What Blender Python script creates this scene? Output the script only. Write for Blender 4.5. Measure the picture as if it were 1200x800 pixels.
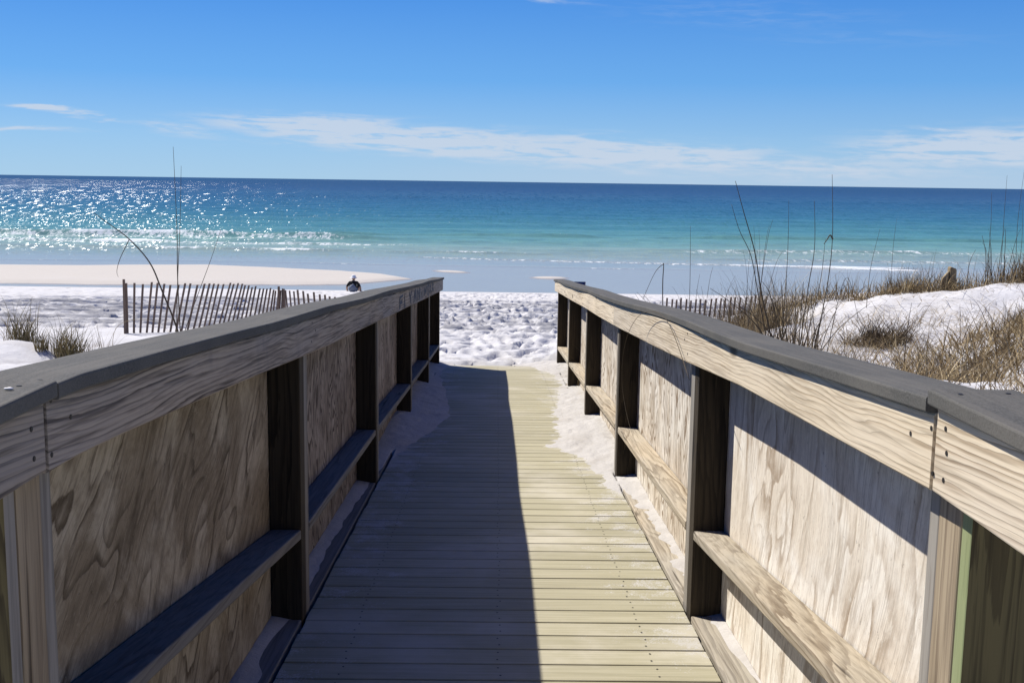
import bpy, bmesh, math, random
import numpy as np
from mathutils import Vector, Matrix, noise as mnoise

S = bpy.context.scene
for o in list(bpy.data.objects):
    bpy.data.objects.remove(o)
random.seed(7)
rng = np.random.default_rng(11)
R = math.radians

# ------------------------------------------------------------------ camera
ZC = 4.2                                   # eye above the water level, metres
cam = bpy.data.cameras.new('camera')
cam.sensor_width = 36.0
cam.lens = 39.0
cam.clip_start = 0.05
cam.clip_end = 60000
cam_o = bpy.data.objects.new('camera', cam)
S.collection.objects.link(cam_o)
cam_o.location = (0, 0, ZC)
cam_o.rotation_mode = 'XYZ'
cam_o.matrix_world = (Matrix.Translation((0, 0, ZC)) @ Matrix.Rotation(R(-0.8), 4, 'Z')
                      @ Matrix.Rotation(R(90 - 8.18), 4, 'X') @ Matrix.Rotation(R(0.81), 4, 'Z'))
S.camera = cam_o

# ------------------------------------------------------------------ light
SUN_TO = Vector((-0.818, 0.70, 1.105)).normalized()      # direction towards the sun
SUN_EL = math.asin(SUN_TO.z)
SUN_AZ = math.atan2(SUN_TO.x, SUN_TO.y)                   # from +Y, clockwise positive
sun = bpy.data.lights.new('sun', 'SUN')
sun.energy = 5.0
sun.angle = R(0.53)
sun.color = (1.0, 0.965, 0.91)
sun_o = bpy.data.objects.new('sun', sun)
S.collection.objects.link(sun_o)
sun_o.rotation_euler = SUN_TO.to_track_quat('Z', 'Y').to_euler()
sun_o.location = (-8, 7, 14)

S.view_settings.view_transform = 'Standard'
S.view_settings.look = 'None'
S.view_settings.gamma = 1
S.view_settings.exposure = 0.30
S.render.engine = 'CYCLES'
S.cycles.max_bounces = 6
S.cycles.diffuse_bounces = 1

W = bpy.data.worlds.new('World')
S.world = W
W.use_nodes = True


class NT:
    """small helper for node graphs"""
    def __init__(self, tree):
        self.t = tree
        self.n = tree.nodes
        self.l = tree.links

    def new(self, typ, **kw):
        n = self.n.new(typ)
        for k, v in kw.items():
            setattr(n, k, v)
        return n

    def put(self, sock, v):
        if isinstance(v, bpy.types.NodeSocket):
            self.l.new(v, sock)
        elif v is not None:
            sock.default_value = v

    def m(self, op, a, b=None, c=None, clamp=False):
        n = self.new('ShaderNodeMath', operation=op)
        n.use_clamp = clamp
        self.put(n.inputs[0], a)
        if b is not None:
            self.put(n.inputs[1], b)
        if c is not None:
            self.put(n.inputs[2], c)
        return n.outputs[0]

    def vm(self, op, a, b=None):
        n = self.new('ShaderNodeVectorMath', operation=op)
        self.put(n.inputs[0], a)
        if b is not None:
            self.put(n.inputs[1], b)
        return n.outputs[0]

    def xyz(self, v):
        n = self.new('ShaderNodeSeparateXYZ')
        self.put(n.inputs[0], v)
        return n.outputs

    def comb(self, x, y, z):
        n = self.new('ShaderNodeCombineXYZ')
        self.put(n.inputs[0], x); self.put(n.inputs[1], y); self.put(n.inputs[2], z)
        return n.outputs[0]

    def noise(self, vec, scale=1.0, detail=3.0, rough=0.5, dist=0.0, dim='3D', out=0):
        n = self.new('ShaderNodeTexNoise', noise_dimensions=dim)
        self.put(n.inputs['Vector'], vec)
        n.inputs['Scale'].default_value = scale
        n.inputs['Detail'].default_value = detail
        n.inputs['Roughness'].default_value = rough
        n.inputs['Distortion'].default_value = dist
        return n.outputs[out]

    def ramp(self, fac, stops, interp='LINEAR'):
        n = self.new('ShaderNodeValToRGB')
        n.color_ramp.interpolation = interp
        e = n.color_ramp.elements
        while len(e) < len(stops):
            e.new(0.5)
        for i, (p, c) in enumerate(stops):
            e[i].position = p
            if not hasattr(c, '__len__'):
                c = (c, c, c)
            e[i].color = (*c[:3], 1)
        self.put(n.inputs[0], fac)
        return n.outputs[0]

    def mix(self, fac, a, b, blend='MIX'):
        n = self.new('ShaderNodeMix', data_type='RGBA', blend_type=blend)
        n.clamp_factor = True
        self.put(n.inputs[0], fac)
        for s, v in ((n.inputs[6], a), (n.inputs[7], b)):
            if isinstance(v, tuple) and len(v) == 3:
                v = (*v, 1)
            self.put(s, v)
        return n.outputs[2]

    def sstep(self, v, a, b, lo=0.0, hi=1.0):
        n = self.new('ShaderNodeMapRange', interpolation_type='SMOOTHSTEP')
        self.put(n.inputs[0], v)
        self.put(n.inputs[1], a); self.put(n.inputs[2], b)
        self.put(n.inputs[3], lo); self.put(n.inputs[4], hi)
        return n.outputs[0]

    def bump(self, h, strength, dist, normal=None):
        n = self.new('ShaderNodeBump')
        n.inputs['Strength'].default_value = strength
        n.inputs['Distance'].default_value = dist
        self.put(n.inputs['Height'], h)
        if normal is not None:
            self.put(n.inputs['Normal'], normal)
        return n.outputs[0]


# ------------------------------------------------------------------ sky
def build_sky():
    t = NT(W.node_tree)
    for n in list(t.n):
        t.n.remove(n)
    out = t.new('ShaderNodeOutputWorld')
    bg = t.new('ShaderNodeBackground')
    sky = t.new('ShaderNodeTexSky')
    sky.sky_type = 'NISHITA'
    sky.sun_disc = False
    sky.sun_elevation = SUN_EL
    sky.sun_rotation = SUN_AZ
    sky.altitude = 0
    sky.air_density = 1.0
    sky.dust_density = 0.25
    sky.ozone_density = 2.0
    hs = t.new('ShaderNodeHueSaturation')
    hs.inputs['Saturation'].default_value = 1.22
    hs.inputs['Value'].default_value = 1.0
    t.l.new(sky.outputs[0], hs.inputs['Color'])
    skyc = hs.outputs[0]
    tc = t.new('ShaderNodeTexCoord')
    x, y, z = t.xyz(tc.outputs['Generated'])
    az = t.m('MULTIPLY', t.m('ARCTAN2', x, y), 180 / math.pi)
    el = t.m('MULTIPLY', t.m('ARCSINE', z), 180 / math.pi)
    # blue deepens with height a little faster than the model sky
    low = t.ramp(t.m('DIVIDE', el, 40.0), [(0.0, (4.1, 6.2, 8.1)), (0.05, (3.3, 5.7, 8.3)), (0.125, (1.65, 4.3, 8.3)), (0.235, (0.80, 2.95, 7.6)),
                                           (0.5, (0.14, 1.0, 4.3)), (1.0, (0.07, 0.62, 3.3))])
    side = t.m('ADD', 1.0, t.m('MULTIPLY', t.m('COSINE', t.m('MULTIPLY', t.m('ADD', az, 48.7), math.pi / 180)), 0.10))
    low = t.vm('MULTIPLY', low, t.comb(side, side, side))
    high = t.mix(1.0, skyc, (0.08, 0.32, 0.95), 'MULTIPLY')
    skyc = t.mix(t.sstep(el, 22.0, 60.0, 0.88, 0.35), high, low)
    # streaky cirrus low over the sea : coordinates in degrees
    p = t.comb(t.m('MULTIPLY', az, 0.11), t.m('MULTIPLY', el, 0.9), 0.0)
    n1 = t.noise(p, 1.6, 6, 0.6, 0.6)
    p2 = t.comb(t.m('MULTIPLY', t.m('ADD', az, t.m('MULTIPLY', el, 1.6)), 0.35), t.m('MULTIPLY', el, 2.6), 3.0)
    n2 = t.noise(p2, 1.3, 7, 0.62, 0.4)
    wob = t.m('MULTIPLY', t.m('SUBTRACT', n1, 0.5), 1.2)
    elw = t.m('ADD', el, wob)

    def blob(a0, e0, sa, se, slope=0.0):
        dx = t.m('DIVIDE', t.m('SUBTRACT', az, a0), sa)
        dy = t.m('DIVIDE', t.m('SUBTRACT', t.m('SUBTRACT', elw, e0), t.m('MULTIPLY', t.m('SUBTRACT', az, a0), slope)), se)
        d = t.m('ADD', t.m('MULTIPLY', dx, dx), t.m('MULTIPLY', dy, dy))
        return t.m('EXPONENT', t.m('MULTIPLY', d, -1.0))
    parts = [(-8.5, 2.55, 5.5, 0.50, -0.03, 1.4), (-3.0, 1.95, 9.0, 0.70, -0.05, 1.5), (6.0, 1.45, 8.0, 0.75, -0.04, 1.4),
             (15.0, 0.85, 9.0, 0.7, 0.0, 0.7), (24.0, 1.9, 6.0, 0.85, 0.02, 1.4), (21.3, 2.75, 1.2, 0.20, -0.15, 0.9),
             (-15.8, 2.3, 2.2, 0.35, -0.15, .7), (-21.5, 3.1, 1.5, 0.13, -0.06, 1.9), (-20.0, 2.75, 2.2, 0.14, -0.12, .7),
             (-24.0, 2.1, 4.5, 0.16, 0.0, .75), (1.5, 9.2, 3.4, 0.25, -0.13, .55), (12.0, 8.2, 9.0, 0.9, -0.05, .22),
             (40.0, 3.0, 9.0, 1.0, 0.0, .9), (-42.0, 4.0, 9.0, 1.0, 0.0, .6), (18, 7.0, 8, 0.6, -0.02, .18)]
    acc = None
    for a0, e0, sa, se, sl, k in parts:
        b = t.m('MULTIPLY', blob(a0, e0, sa, se, sl), k)
        acc = b if acc is None else t.m('MAXIMUM', acc, b)
    tex = t.sstep(n2, 0.30, 0.62)
    dens = t.m('MULTIPLY', acc, t.m('ADD', t.m('MULTIPLY', tex, 0.85), 0.15))
    dens = t.sstep(dens, 0.04, 0.8)
    dens = t.m('MULTIPLY', dens, 0.80)
    cloud = (6.1, 6.9, 8.1)
    haze = t.m('MULTIPLY', t.sstep(el, -0.5, 3.0, 1.0, 0.0), 0.25)
    c0 = t.mix(haze, skyc, (4.2, 6.3, 8.4))
    bank = t.m('MULTIPLY', t.sstep(elw, 1.9, 0.2), t.sstep(az, -14.0, 8.0))
    c0 = t.mix(t.m('MULTIPLY', bank, 0.42), c0, (5.2, 6.3, 7.9))
    fin = t.mix(dens, c0, cloud)
    t.l.new(t.vm('MULTIPLY', fin, (1.33, 1.33, 1.33)), bg.inputs[0])
    bg.inputs[1].default_value = 0.06
    t.l.new(bg.outputs[0], out.inputs[0])


build_sky()


# ------------------------------------------------------------------ object helpers
def link(o, parent=None):
    S.collection.objects.link(o)
    if parent is not None:
        o.parent = parent
    return o


def thing(name, label, cat, loc=(0, 0, 0), group=None):
    o = bpy.data.objects.new(name, None)
    o.empty_display_size = 0.2
    o.location = loc
    link(o)
    o['label'] = label
    o['category'] = cat
    if group:
        o['group'] = group
    return o


def tag(o, label, cat, group=None):
    o['label'] = label
    o['category'] = cat
    if group:
        o['group'] = group
    return o


def obj(name, bm, mats, parent=None, smooth=False):
    """world-space bmesh -> object; the parent's location is taken off the vertices"""
    me = bpy.data.meshes.new(name)
    if parent is not None:
        off = Vector((0, 0, 0))
        q = parent
        while q is not None:
            off += q.location
            q = q.parent
        bmesh.ops.translate(bm, verts=bm.verts, vec=-off)
    bm.normal_update()
    bm.to_mesh(me)
    bm.free()
    for m in (mats if isinstance(mats, (list, tuple)) else [mats]):
        me.materials.append(m)
    if smooth:
        for p in me.polygons:
            p.use_smooth = True
    o = bpy.data.objects.new(name, me)
    return link(o, parent)


def mesh_np(name, verts, faces, mats, parent=None, smooth=False, attrs=None, matidx=None):
    me = bpy.data.meshes.new(name)
    verts = np.asarray(verts, dtype=np.float32)
    faces = np.asarray(faces, dtype=np.int32)
    if parent is not None:
        off = np.zeros(3, dtype=np.float32)
        q = parent
        while q is not None:
            off += np.array(q.location, dtype=np.float32)
            q = q.parent
        verts = verts - off
    k = faces.shape[1]
    me.vertices.add(len(verts))
    me.vertices.foreach_set('co', verts.ravel())
    me.loops.add(faces.size)
    me.loops.foreach_set('vertex_index', faces.ravel())
    me.polygons.add(len(faces))
    me.polygons.foreach_set('loop_start', np.arange(0, faces.size, k, dtype=np.int32))
    me.polygons.foreach_set('loop_total', np.full(len(faces), k, dtype=np.int32))
    if smooth:
        me.polygons.foreach_set('use_smooth', np.ones(len(faces), dtype=bool))
    if matidx is not None:
        me.polygons.foreach_set('material_index', np.asarray(matidx, dtype=np.int32))
    me.update(calc_edges=True)
    for n_, a in (attrs or {}).items():
        at = me.attributes.new(n_, 'FLOAT', 'POINT')
        at.data.foreach_set('value', np.asarray(a, dtype=np.float32).ravel())
    for m in (mats if isinstance(mats, (list, tuple)) else [mats]):
        me.materials.append(m)
    o = bpy.data.objects.new(name, me)
    return link(o, parent)


def add_hex(bm, c8, bevel=0.0, seg=1, mi=0):
    """c8: 8 corners, index = ix*4+iy*2+iz"""
    v = [bm.verts.new(c) for c in c8]
    fs = []
    for a in ((0, 1, 3, 2), (4, 6, 7, 5), (0, 4, 5, 1), (2, 3, 7, 6), (0, 2, 6, 4), (1, 5, 7, 3)):
        f = bm.faces.new([v[i] for i in a])
        f.material_index = mi
        fs.append(f)
    if bevel > 0:
        es = {e for f in fs for e in f.edges}
        r = bmesh.ops.bevel(bm, geom=list(es), offset=bevel, segments=seg, profile=0.5, affect='EDGES')
        for f in r['faces']:
            f.material_index = mi
    return v


def add_box(bm, x0, x1, y0, y1, z0, z1, bevel=0.0, seg=1, mi=0, dz=0.0):
    """dz: how much z drops over the length y0..y1"""
    if x0 > x1:
        x0, x1 = x1, x0
    c = []
    for x in (x0, x1):
        for y in (y0, y1):
            for z in (z0, z1):
                c.append((x, y, z - (dz if y == y1 else 0.0)))
    return add_hex(bm, c, bevel, seg, mi)


def sweep(bm, prof, st, closed_ends=True, mi=0):
    """prof: list of (u,v); st: list of functions/frames (origin, uvec, vvec)"""
    rings = []
    for (o, u, v) in st:
        rings.append([bm.verts.new(Vector(o) + Vector(u) * a + Vector(v) * b) for a, b in prof])
    n = len(prof)
    for r0, r1 in zip(rings, rings[1:]):
        for i in range(n):
            f = bm.faces.new((r0[i], r0[(i + 1) % n], r1[(i + 1) % n], r1[i]))
            f.material_index = mi
    if closed_ends:
        bm.faces.new(list(reversed(rings[0]))).material_index = mi
        bm.faces.new(rings[-1]).material_index = mi
    return rings


def rrect(w, h, r, seg=3):
    """rounded rectangle, corner at 0,0 spanning w,h"""
    pts = []
    for cx, cy, a0 in ((r, r, 180), (w - r, r, 270), (w - r, h - r, 0), (r, h - r, 90)):
        for k in range(seg + 1):
            a = R(a0 + 90 * k / seg)
            pts.append((cx + r * math.cos(a), cy + r * math.sin(a)))
    return pts


def tube(bm, pts, rad, n=6, mi=0):
    pts = [Vector(p) for p in pts]
    rings = []
    for i, p in enumerate(pts):
        d = (pts[min(i + 1, len(pts) - 1)] - pts[max(i - 1, 0)]).normalized()
        a = d.orthogonal().normalized()
        if rings:
            a = (pa - d * pa.dot(d)).normalized()
        pa = a
        b = d.cross(a)
        r = rad[i] if hasattr(rad, '__len__') else rad
        rings.append([bm.verts.new(p + (a * math.cos(2 * math.pi * k / n) + b * math.sin(2 * math.pi * k / n)) * r) for k in range(n)])
    for r0, r1 in zip(rings, rings[1:]):
        for k in range(n):
            bm.faces.new((r0[k], r0[(k + 1) % n], r1[(k + 1) % n], r1[k])).material_index = mi
    bm.faces.new(list(reversed(rings[0]))).material_index = mi
    bm.faces.new(rings[-1]).material_index = mi


# ------------------------------------------------------------------ numpy noise
def vnoise(x, y, seed=0):
    x = np.asarray(x, dtype=np.float64); y = np.asarray(y, dtype=np.float64)
    xi = np.floor(x).astype(np.int64); yi = np.floor(y).astype(np.int64)
    xf = x - xi; yf = y - yi

    def h(a, b):
        n = (a * 374761393 + b * 668265263 + seed * 1442695041) & 0xFFFFFFFF
        n = ((n ^ (n >> 13)) * 1274126177) & 0xFFFFFFFF
        n = n ^ (n >> 16)
        return (n & 0xFFFF) / 65535.0
    u = xf * xf * (3 - 2 * xf); v = yf * yf * (3 - 2 * yf)
    a = h(xi, yi); b = h(xi + 1, yi); c = h(xi, yi + 1); d = h(xi + 1, yi + 1)
    return (a * (1 - u) + b * u) * (1 - v) + (c * (1 - u) + d * u) * v


def fbm(x, y, oct=4, seed=0, gain=0.5):
    s = 0; a = 1; t = 0
    for i in range(oct):
        s = s + a * vnoise(x * 2 ** i + 17.3 * i, y * 2 ** i - 9.1 * i, seed + i)
        t += a; a *= gain
    return s / t - 0.5


def sm(v, a, b):
    t = np.clip((v - a) / (b - a), 0, 1)
    return t * t * (3 - 2 * t)


# ------------------------------------------------------------------ materials
MAT = {}


def mat(name):
    m = bpy.data.materials.new(name)
    m.use_nodes = True
    t = NT(m.node_tree)
    for n in list(t.n):
        t.n.remove(n)
    out = t.new('ShaderNodeOutputMaterial')
    b = t.new('ShaderNodeBsdfPrincipled')
    t.l.new(b.outputs[0], out.inputs[0])
    MAT[name] = m
    return m, t, b


def plain(name, col, rough=0.7, var=0.25, scale=8.0, spec=0.3, bump=0.0):
    m, t, b = mat(name)
    tc = t.new('ShaderNodeTexCoord')
    n = t.noise(tc.outputs['Object'], scale, 4, 0.6)
    lo = tuple(c * (1 - var) for c in col); hi = tuple(min(1, c * (1 + var)) for c in col)
    t.put(b.inputs['Base Color'], t.ramp(n, [(0.3, lo), (0.7, hi)]))
    b.inputs['Roughness'].default_value = rough
    b.inputs['Specular IOR Level'].default_value = spec
    if bump:
        t.put(b.inputs['Normal'], t.bump(t.noise(tc.outputs['Object'], scale * 8, 3, 0.6), bump, 0.002))
    return m


def wood(name, axis, light, dark, grey=(0.33, 0.31, 0.28), greyamt=0.35, rings=16.0, flame=5.0,
         knots=0.5, contrast=1.0, slope=0.0, rough=0.78, stain=None, bump=0.5):
    """sawn lumber, grain along the given axis ('x','y','z')"""
    m, t, b = mat(name)
    tc = t.new('ShaderNodeTexCoord')
    oi = t.new('ShaderNodeObjectInfo')
    rnd = oi.outputs['Random']
    v = tc.outputs['Object']
    x, y, z = t.xyz(v)
    if slope:
        z = t.m('ADD', z, t.m('MULTIPLY', y, slope))
    if axis == 'y':
        along, c1, c2 = y, z, x
    elif axis == 'z':
        along, c1, c2 = z, x, y
    else:
        along, c1, c2 = x, y, z
    off = t.m('MULTIPLY', rnd, 57.0)
    al = t.m('ADD', along, off)
    base = t.comb(t.m('ADD', c1, off), t.m('MULTIPLY', al, 0.16), c2)
    warp = t.noise(base, 4.2, 2, 0.5, 0.35)
    # knots stretched along the grain
    kv = t.comb(t.m('MULTIPLY', t.m('ADD', c1, off), 5.5), t.m('MULTIPLY', al, 1.9), t.m('MULTIPLY', c2, 3.0))
    vor = t.new('ShaderNodeTexVoronoi')
    vor.inputs['Scale'].default_value = 0.8
    vor.inputs['Randomness'].default_value = 1.0
    t.l.new(kv, vor.inputs['Vector'])
    kd = vor.outputs['Distance']
    keep = t.m('GREATER_THAN', t.xyz(vor.outputs['Color'])[0], 1.0 - knots)
    kin = t.m('MULTIPLY', t.sstep(kd, 0.0, 0.42, 1.0, 0.0), keep)
    core = t.m('MULTIPLY', t.sstep(kd, 0.06, 0.13, 1.0, 0.0), keep)
    val = t.m('ADD', t.m('ADD', t.m('MULTIPLY', c1, rings), t.m('MULTIPLY', c2, rings * 0.45)),
              t.m('ADD', t.m('MULTIPLY', warp, flame), t.m('MULTIPLY', kin, 1.7)))
    fine = t.noise(t.comb(t.m('MULTIPLY', c1, 90.0), t.m('MULTIPLY', al, 2.2), t.m('MULTIPLY', c2, 90.0)), 1.0, 3, 0.65)
    val = t.m('ADD', val, t.m('MULTIPLY', fine, 0.25))
    mid = t.noise(t.comb(t.m('MULTIPLY', c1, 22.0), t.m('MULTIPLY', al, 1.7), t.m('MULTIPLY', c2, 22.0)), 1.0, 4, 0.6)
    val = t.m('ADD', val, t.m('MULTIPLY', mid, 2.6))
    wn = t.new('ShaderNodeTexWhiteNoise', noise_dimensions='1D')
    t.put(wn.inputs['W'], t.m('FLOOR', val))
    ringk = t.m('ADD', 0.22, t.m('MULTIPLY', wn.outputs['Value'], 0.95))
    saw = t.m('FRACT', val)
    grain = t.ramp(saw, [(0.0, 0.05), (0.45, 0.22), (0.78, 0.95), (0.93, 1.0), (1.0, 0.05)])
    fade = t.m('ADD', 0.45, t.m('MULTIPLY', t.sstep(t.noise(base, 7.0, 3, 0.6), 0.35, 0.65), 0.75))
    gfac = t.m('MULTIPLY', t.m('MULTIPLY', t.m('MULTIPLY', grain, ringk), fade), contrast * 1.25, clamp=True)
    col = t.mix(gfac, light, dark)
    blot = t.noise(base, 2.6, 4, 0.6)
    gf = t.m('MULTIPLY', t.sstep(blot, 0.35, 0.68), greyamt)
    col = t.mix(gf, col, grey)
    col = t.mix(t.m('MULTIPLY', t.sstep(fine, 0.42, 0.70), 0.55 * contrast), col, tuple(c * 0.45 for c in dark))
    col = t.mix(t.m('MULTIPLY', core, 0.85), col, tuple(c * 0.35 for c in dark))
    if stain:
        sn = t.noise(v, 3.1, 5, 0.65, 0.4)
        col = t.mix(t.m('MULTIPLY', t.sstep(sn, 0.54, 0.75), 0.6), col, stain)
    # splits
    sp = t.noise(t.comb(t.m('MULTIPLY', t.m('ADD', c1, off), 26.0), t.m('MULTIPLY', al, 0.9), t.m('MULTIPLY', c2, 26.0)), 1.0, 2, 0.5)
    crack = t.sstep(sp, 0.70, 0.745)
    col = t.mix(t.m('MULTIPLY', crack, 0.75), col, tuple(c * 0.2 for c in dark))
    # each board a little lighter or darker than the next
    br = t.m('ADD', t.m('MULTIPLY', t.m('SUBTRACT', rnd, 0.5), 0.22), 1.0)
    n = t.new('ShaderNodeHueSaturation')
    t.put(n.inputs['Value'], br)
    t.put(n.inputs['Color'], col)
    t.put(b.inputs['Base Color'], n.outputs[0])
    b.inputs['Roughness'].default_value = rough
    b.inputs['Specular IOR Level'].default_value = 0.25
    h = t.m('SUBTRACT', t.m('ADD', t.m('MULTIPLY', grain, -0.5), t.m('MULTIPLY', fine, 0.6)), t.m('MULTIPLY', crack, 2.0))
    t.put(b.inputs['Normal'], t.bump(h, bump, 0.0016))
    return m


def plywood(name, light, dark, mid, scale=1.0, freq=9.0, rot=0.0, contrast=1.0):
    """rotary-cut veneer: big flame-like contour figure"""
    m, t, b = mat(name)
    tc = t.new('ShaderNodeTexCoord')
    oi = t.new('ShaderNodeObjectInfo')
    off = t.m('MULTIPLY', oi.outputs['Random'], 31.0)
    x, y, z = t.xyz(tc.outputs['Object'])
    c, s_ = math.cos(rot), math.sin(rot)
    yy = t.m('SUBTRACT', t.m('MULTIPLY', y, c), t.m('MULTIPLY', z, s_))
    zz = t.m('ADD', t.m('MULTIPLY', y, s_), t.m('MULTIPLY', z, c))
    bend = t.m('MULTIPLY', t.noise(t.comb(off, y, z), 1.3, 1, 0.4), 0.30)
    yy = t.m('ADD', yy, bend)
    p = t.comb(off, t.m('MULTIPLY', yy, 2.2 * scale), t.m('MULTIPLY', zz, 0.75 * scale))
    w = t.noise(p, 1.5, 2, 0.45, 0.25)
    fine = t.noise(t.comb(off, t.m('MULTIPLY', yy, 170.0), t.m('MULTIPLY', zz, 6.0)), 1.0, 3, 0.7)
    rough_ = t.noise(t.comb(off, t.m('MULTIPLY', yy, 26.0), t.m('MULTIPLY', zz, 13.0)), 1.0, 5, 0.7)
    w2 = t.noise(t.comb(off, t.m('MULTIPLY', yy, 7.0), t.m('MULTIPLY', zz, 3.6)), 1.0, 4, 0.6)
    val = t.m('ADD', t.m('ADD', t.m('MULTIPLY', w, freq), t.m('MULTIPLY', w2, 0.7)), t.m('MULTIPLY', rough_, 0.35))
    saw = t.m('FRACT', val)
    wn = t.new('ShaderNodeTexWhiteNoise', noise_dimensions='1D')
    t.put(wn.inputs['W'], t.m('FLOOR', val))
    g = t.ramp(saw, [(0.0, 0.0), (0.5, 0.12), (0.80, 0.75), (0.93, 1.0), (1.0, 0.0)])
    g = t.m('MULTIPLY', g, t.m('ADD', 0.25, t.m('MULTIPLY', wn.outputs['Value'], 0.95)))
    gs = t.m('MULTIPLY', g, t.m('MULTIPLY', t.sstep(w2, 0.36, 0.60, 0.15, 1.0), contrast), clamp=True)
    big = t.noise(tc.outputs['Object'], 2.3, 6, 0.65, 0.6)
    col = t.mix(t.sstep(big, 0.40, 0.60), light, mid)
    st2 = t.noise(t.comb(off, t.m('MULTIPLY', yy, 12.0), t.m('MULTIPLY', zz, 2.0)), 1.0, 5, 0.7, 0.8)
    col = t.mix(t.m('MULTIPLY', t.sstep(st2, 0.50, 0.66), 0.55), col, tuple(a_ * 0.45 + b_ * 0.35 for a_, b_ in zip(mid, dark)))
    col = t.mix(gs, col, dark)
    col = t.mix(t.m('MULTIPLY', t.sstep(fine, 0.45, 0.75), 0.5), col, tuple(c * 0.6 for c in dark))
    spk = t.noise(t.comb(off, t.m('MULTIPLY', yy, 75.0), t.m('MULTIPLY', zz, 28.0)), 1.0, 5, 0.8)
    col = t.mix(t.m('MULTIPLY', t.sstep(spk, 0.5, 0.68), 0.30), col, tuple(c * 0.7 for c in dark))
    col = t.mix(t.m('MULTIPLY', t.sstep(spk, 0.48, 0.32), 0.30), col, tuple(min(.92, c * 1.12) for c in light))
    # small flakes and pits where the face has weathered
    fl = t.noise(t.comb(off, t.m('MULTIPLY', yy, 60.0), t.m('MULTIPLY', zz, 42.0)), 1.0, 4, 0.75)
    pit = t.m('MULTIPLY', t.sstep(fl, 0.63, 0.69), t.sstep(rough_, 0.42, 0.6))
    col = t.mix(t.m('MULTIPLY', pit, 0.7), col, tuple(c * 0.28 for c in dark))
    t.put(b.inputs['Base Color'], col)
    b.inputs['Roughness'].default_value = 0.85
    b.inputs['Specular IOR Level'].default_value = 0.15
    h = t.m('SUBTRACT', t.m('ADD', t.m('MULTIPLY', fine, 0.5), t.m('MULTIPLY', g, -0.6)), t.m('MULTIPLY', pit, 1.5))
    t.put(b.inputs['Normal'], t.bump(h, 0.4, 0.002))
    return m


SL = 0.0664
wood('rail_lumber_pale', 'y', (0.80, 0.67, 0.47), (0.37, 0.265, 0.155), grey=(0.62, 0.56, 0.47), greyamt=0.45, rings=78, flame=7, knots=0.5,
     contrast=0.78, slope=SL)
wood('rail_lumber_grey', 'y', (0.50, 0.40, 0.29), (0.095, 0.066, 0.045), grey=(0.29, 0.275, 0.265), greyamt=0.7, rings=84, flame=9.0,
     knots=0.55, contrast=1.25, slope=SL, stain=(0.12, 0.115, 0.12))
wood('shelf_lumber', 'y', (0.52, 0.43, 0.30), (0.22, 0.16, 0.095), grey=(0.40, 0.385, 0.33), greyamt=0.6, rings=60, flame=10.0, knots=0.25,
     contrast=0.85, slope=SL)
wood('shelf_lumber_shade', 'y', (0.24, 0.215, 0.18), (0.10, 0.085, 0.07), grey=(0.19, 0.19, 0.19), greyamt=0.6, rings=40, flame=6.0, knots=0.3,
     contrast=0.7, slope=SL)  # darker copy of shelf_lumber, the left side's shade put into its colour
wood('post_lumber', 'z', (0.16, 0.125, 0.05), (0.040, 0.026, 0.010), grey=(0.11, 0.09, 0.045), greyamt=0.4, rings=26, flame=15.0, knots=0.35,
     contrast=0.95)
wood('post_lumber_dark', 'z', (0.060, 0.043, 0.024), (0.014, 0.009, 0.005), grey=(0.04, 0.034, 0.024), greyamt=0.4, rings=26, flame=15.0, knots=0.4,
     contrast=0.95)
wood('post_lumber_grey', 'z', (0.36, 0.32, 0.26), (0.17, 0.135, 0.095), grey=(0.30, 0.29, 0.265), greyamt=0.6, rings=36, flame=4.0, knots=0.2,
     contrast=0.8)
wood('post_lumber_tan', 'z', (0.44, 0.34, 0.21), (0.20, 0.135, 0.075), grey=(0.36, 0.31, 0.24), greyamt=0.35, rings=60, flame=5.0, knots=0.15,
     contrast=0.85)
wood('treated_green', 'z', (0.27, 0.30, 0.14), (0.17, 0.19, 0.08), grey=(0.31, 0.32, 0.20), greyamt=0.4, rings=30, flame=3.0, knots=0.1,
     contrast=0.5)
wood('picket_lumber', 'z', (0.235, 0.165, 0.12), (0.09, 0.06, 0.042), grey=(0.18, 0.145, 0.125), greyamt=0.6, rings=50, flame=3.0, knots=0.1,
     contrast=0.7)
wood('stump_lumber', 'z', (0.42, 0.33, 0.19), (0.16, 0.11, 0.06), grey=(0.27, 0.21, 0.12), greyamt=0.6, rings=40, flame=4.0, knots=0.2)
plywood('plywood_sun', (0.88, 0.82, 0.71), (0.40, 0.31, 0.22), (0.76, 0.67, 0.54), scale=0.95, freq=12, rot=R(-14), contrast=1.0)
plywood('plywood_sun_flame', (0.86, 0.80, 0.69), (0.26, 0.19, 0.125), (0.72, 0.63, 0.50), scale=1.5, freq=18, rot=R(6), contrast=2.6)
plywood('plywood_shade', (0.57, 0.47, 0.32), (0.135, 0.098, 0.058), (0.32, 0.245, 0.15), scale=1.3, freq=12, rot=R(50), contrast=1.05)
plywood('plywood_shade_flame', (0.50, 0.42, 0.33), (0.10, 0.075, 0.055), (0.30, 0.24, 0.18), scale=1.6, freq=18, rot=R(4), contrast=2.4)


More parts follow.
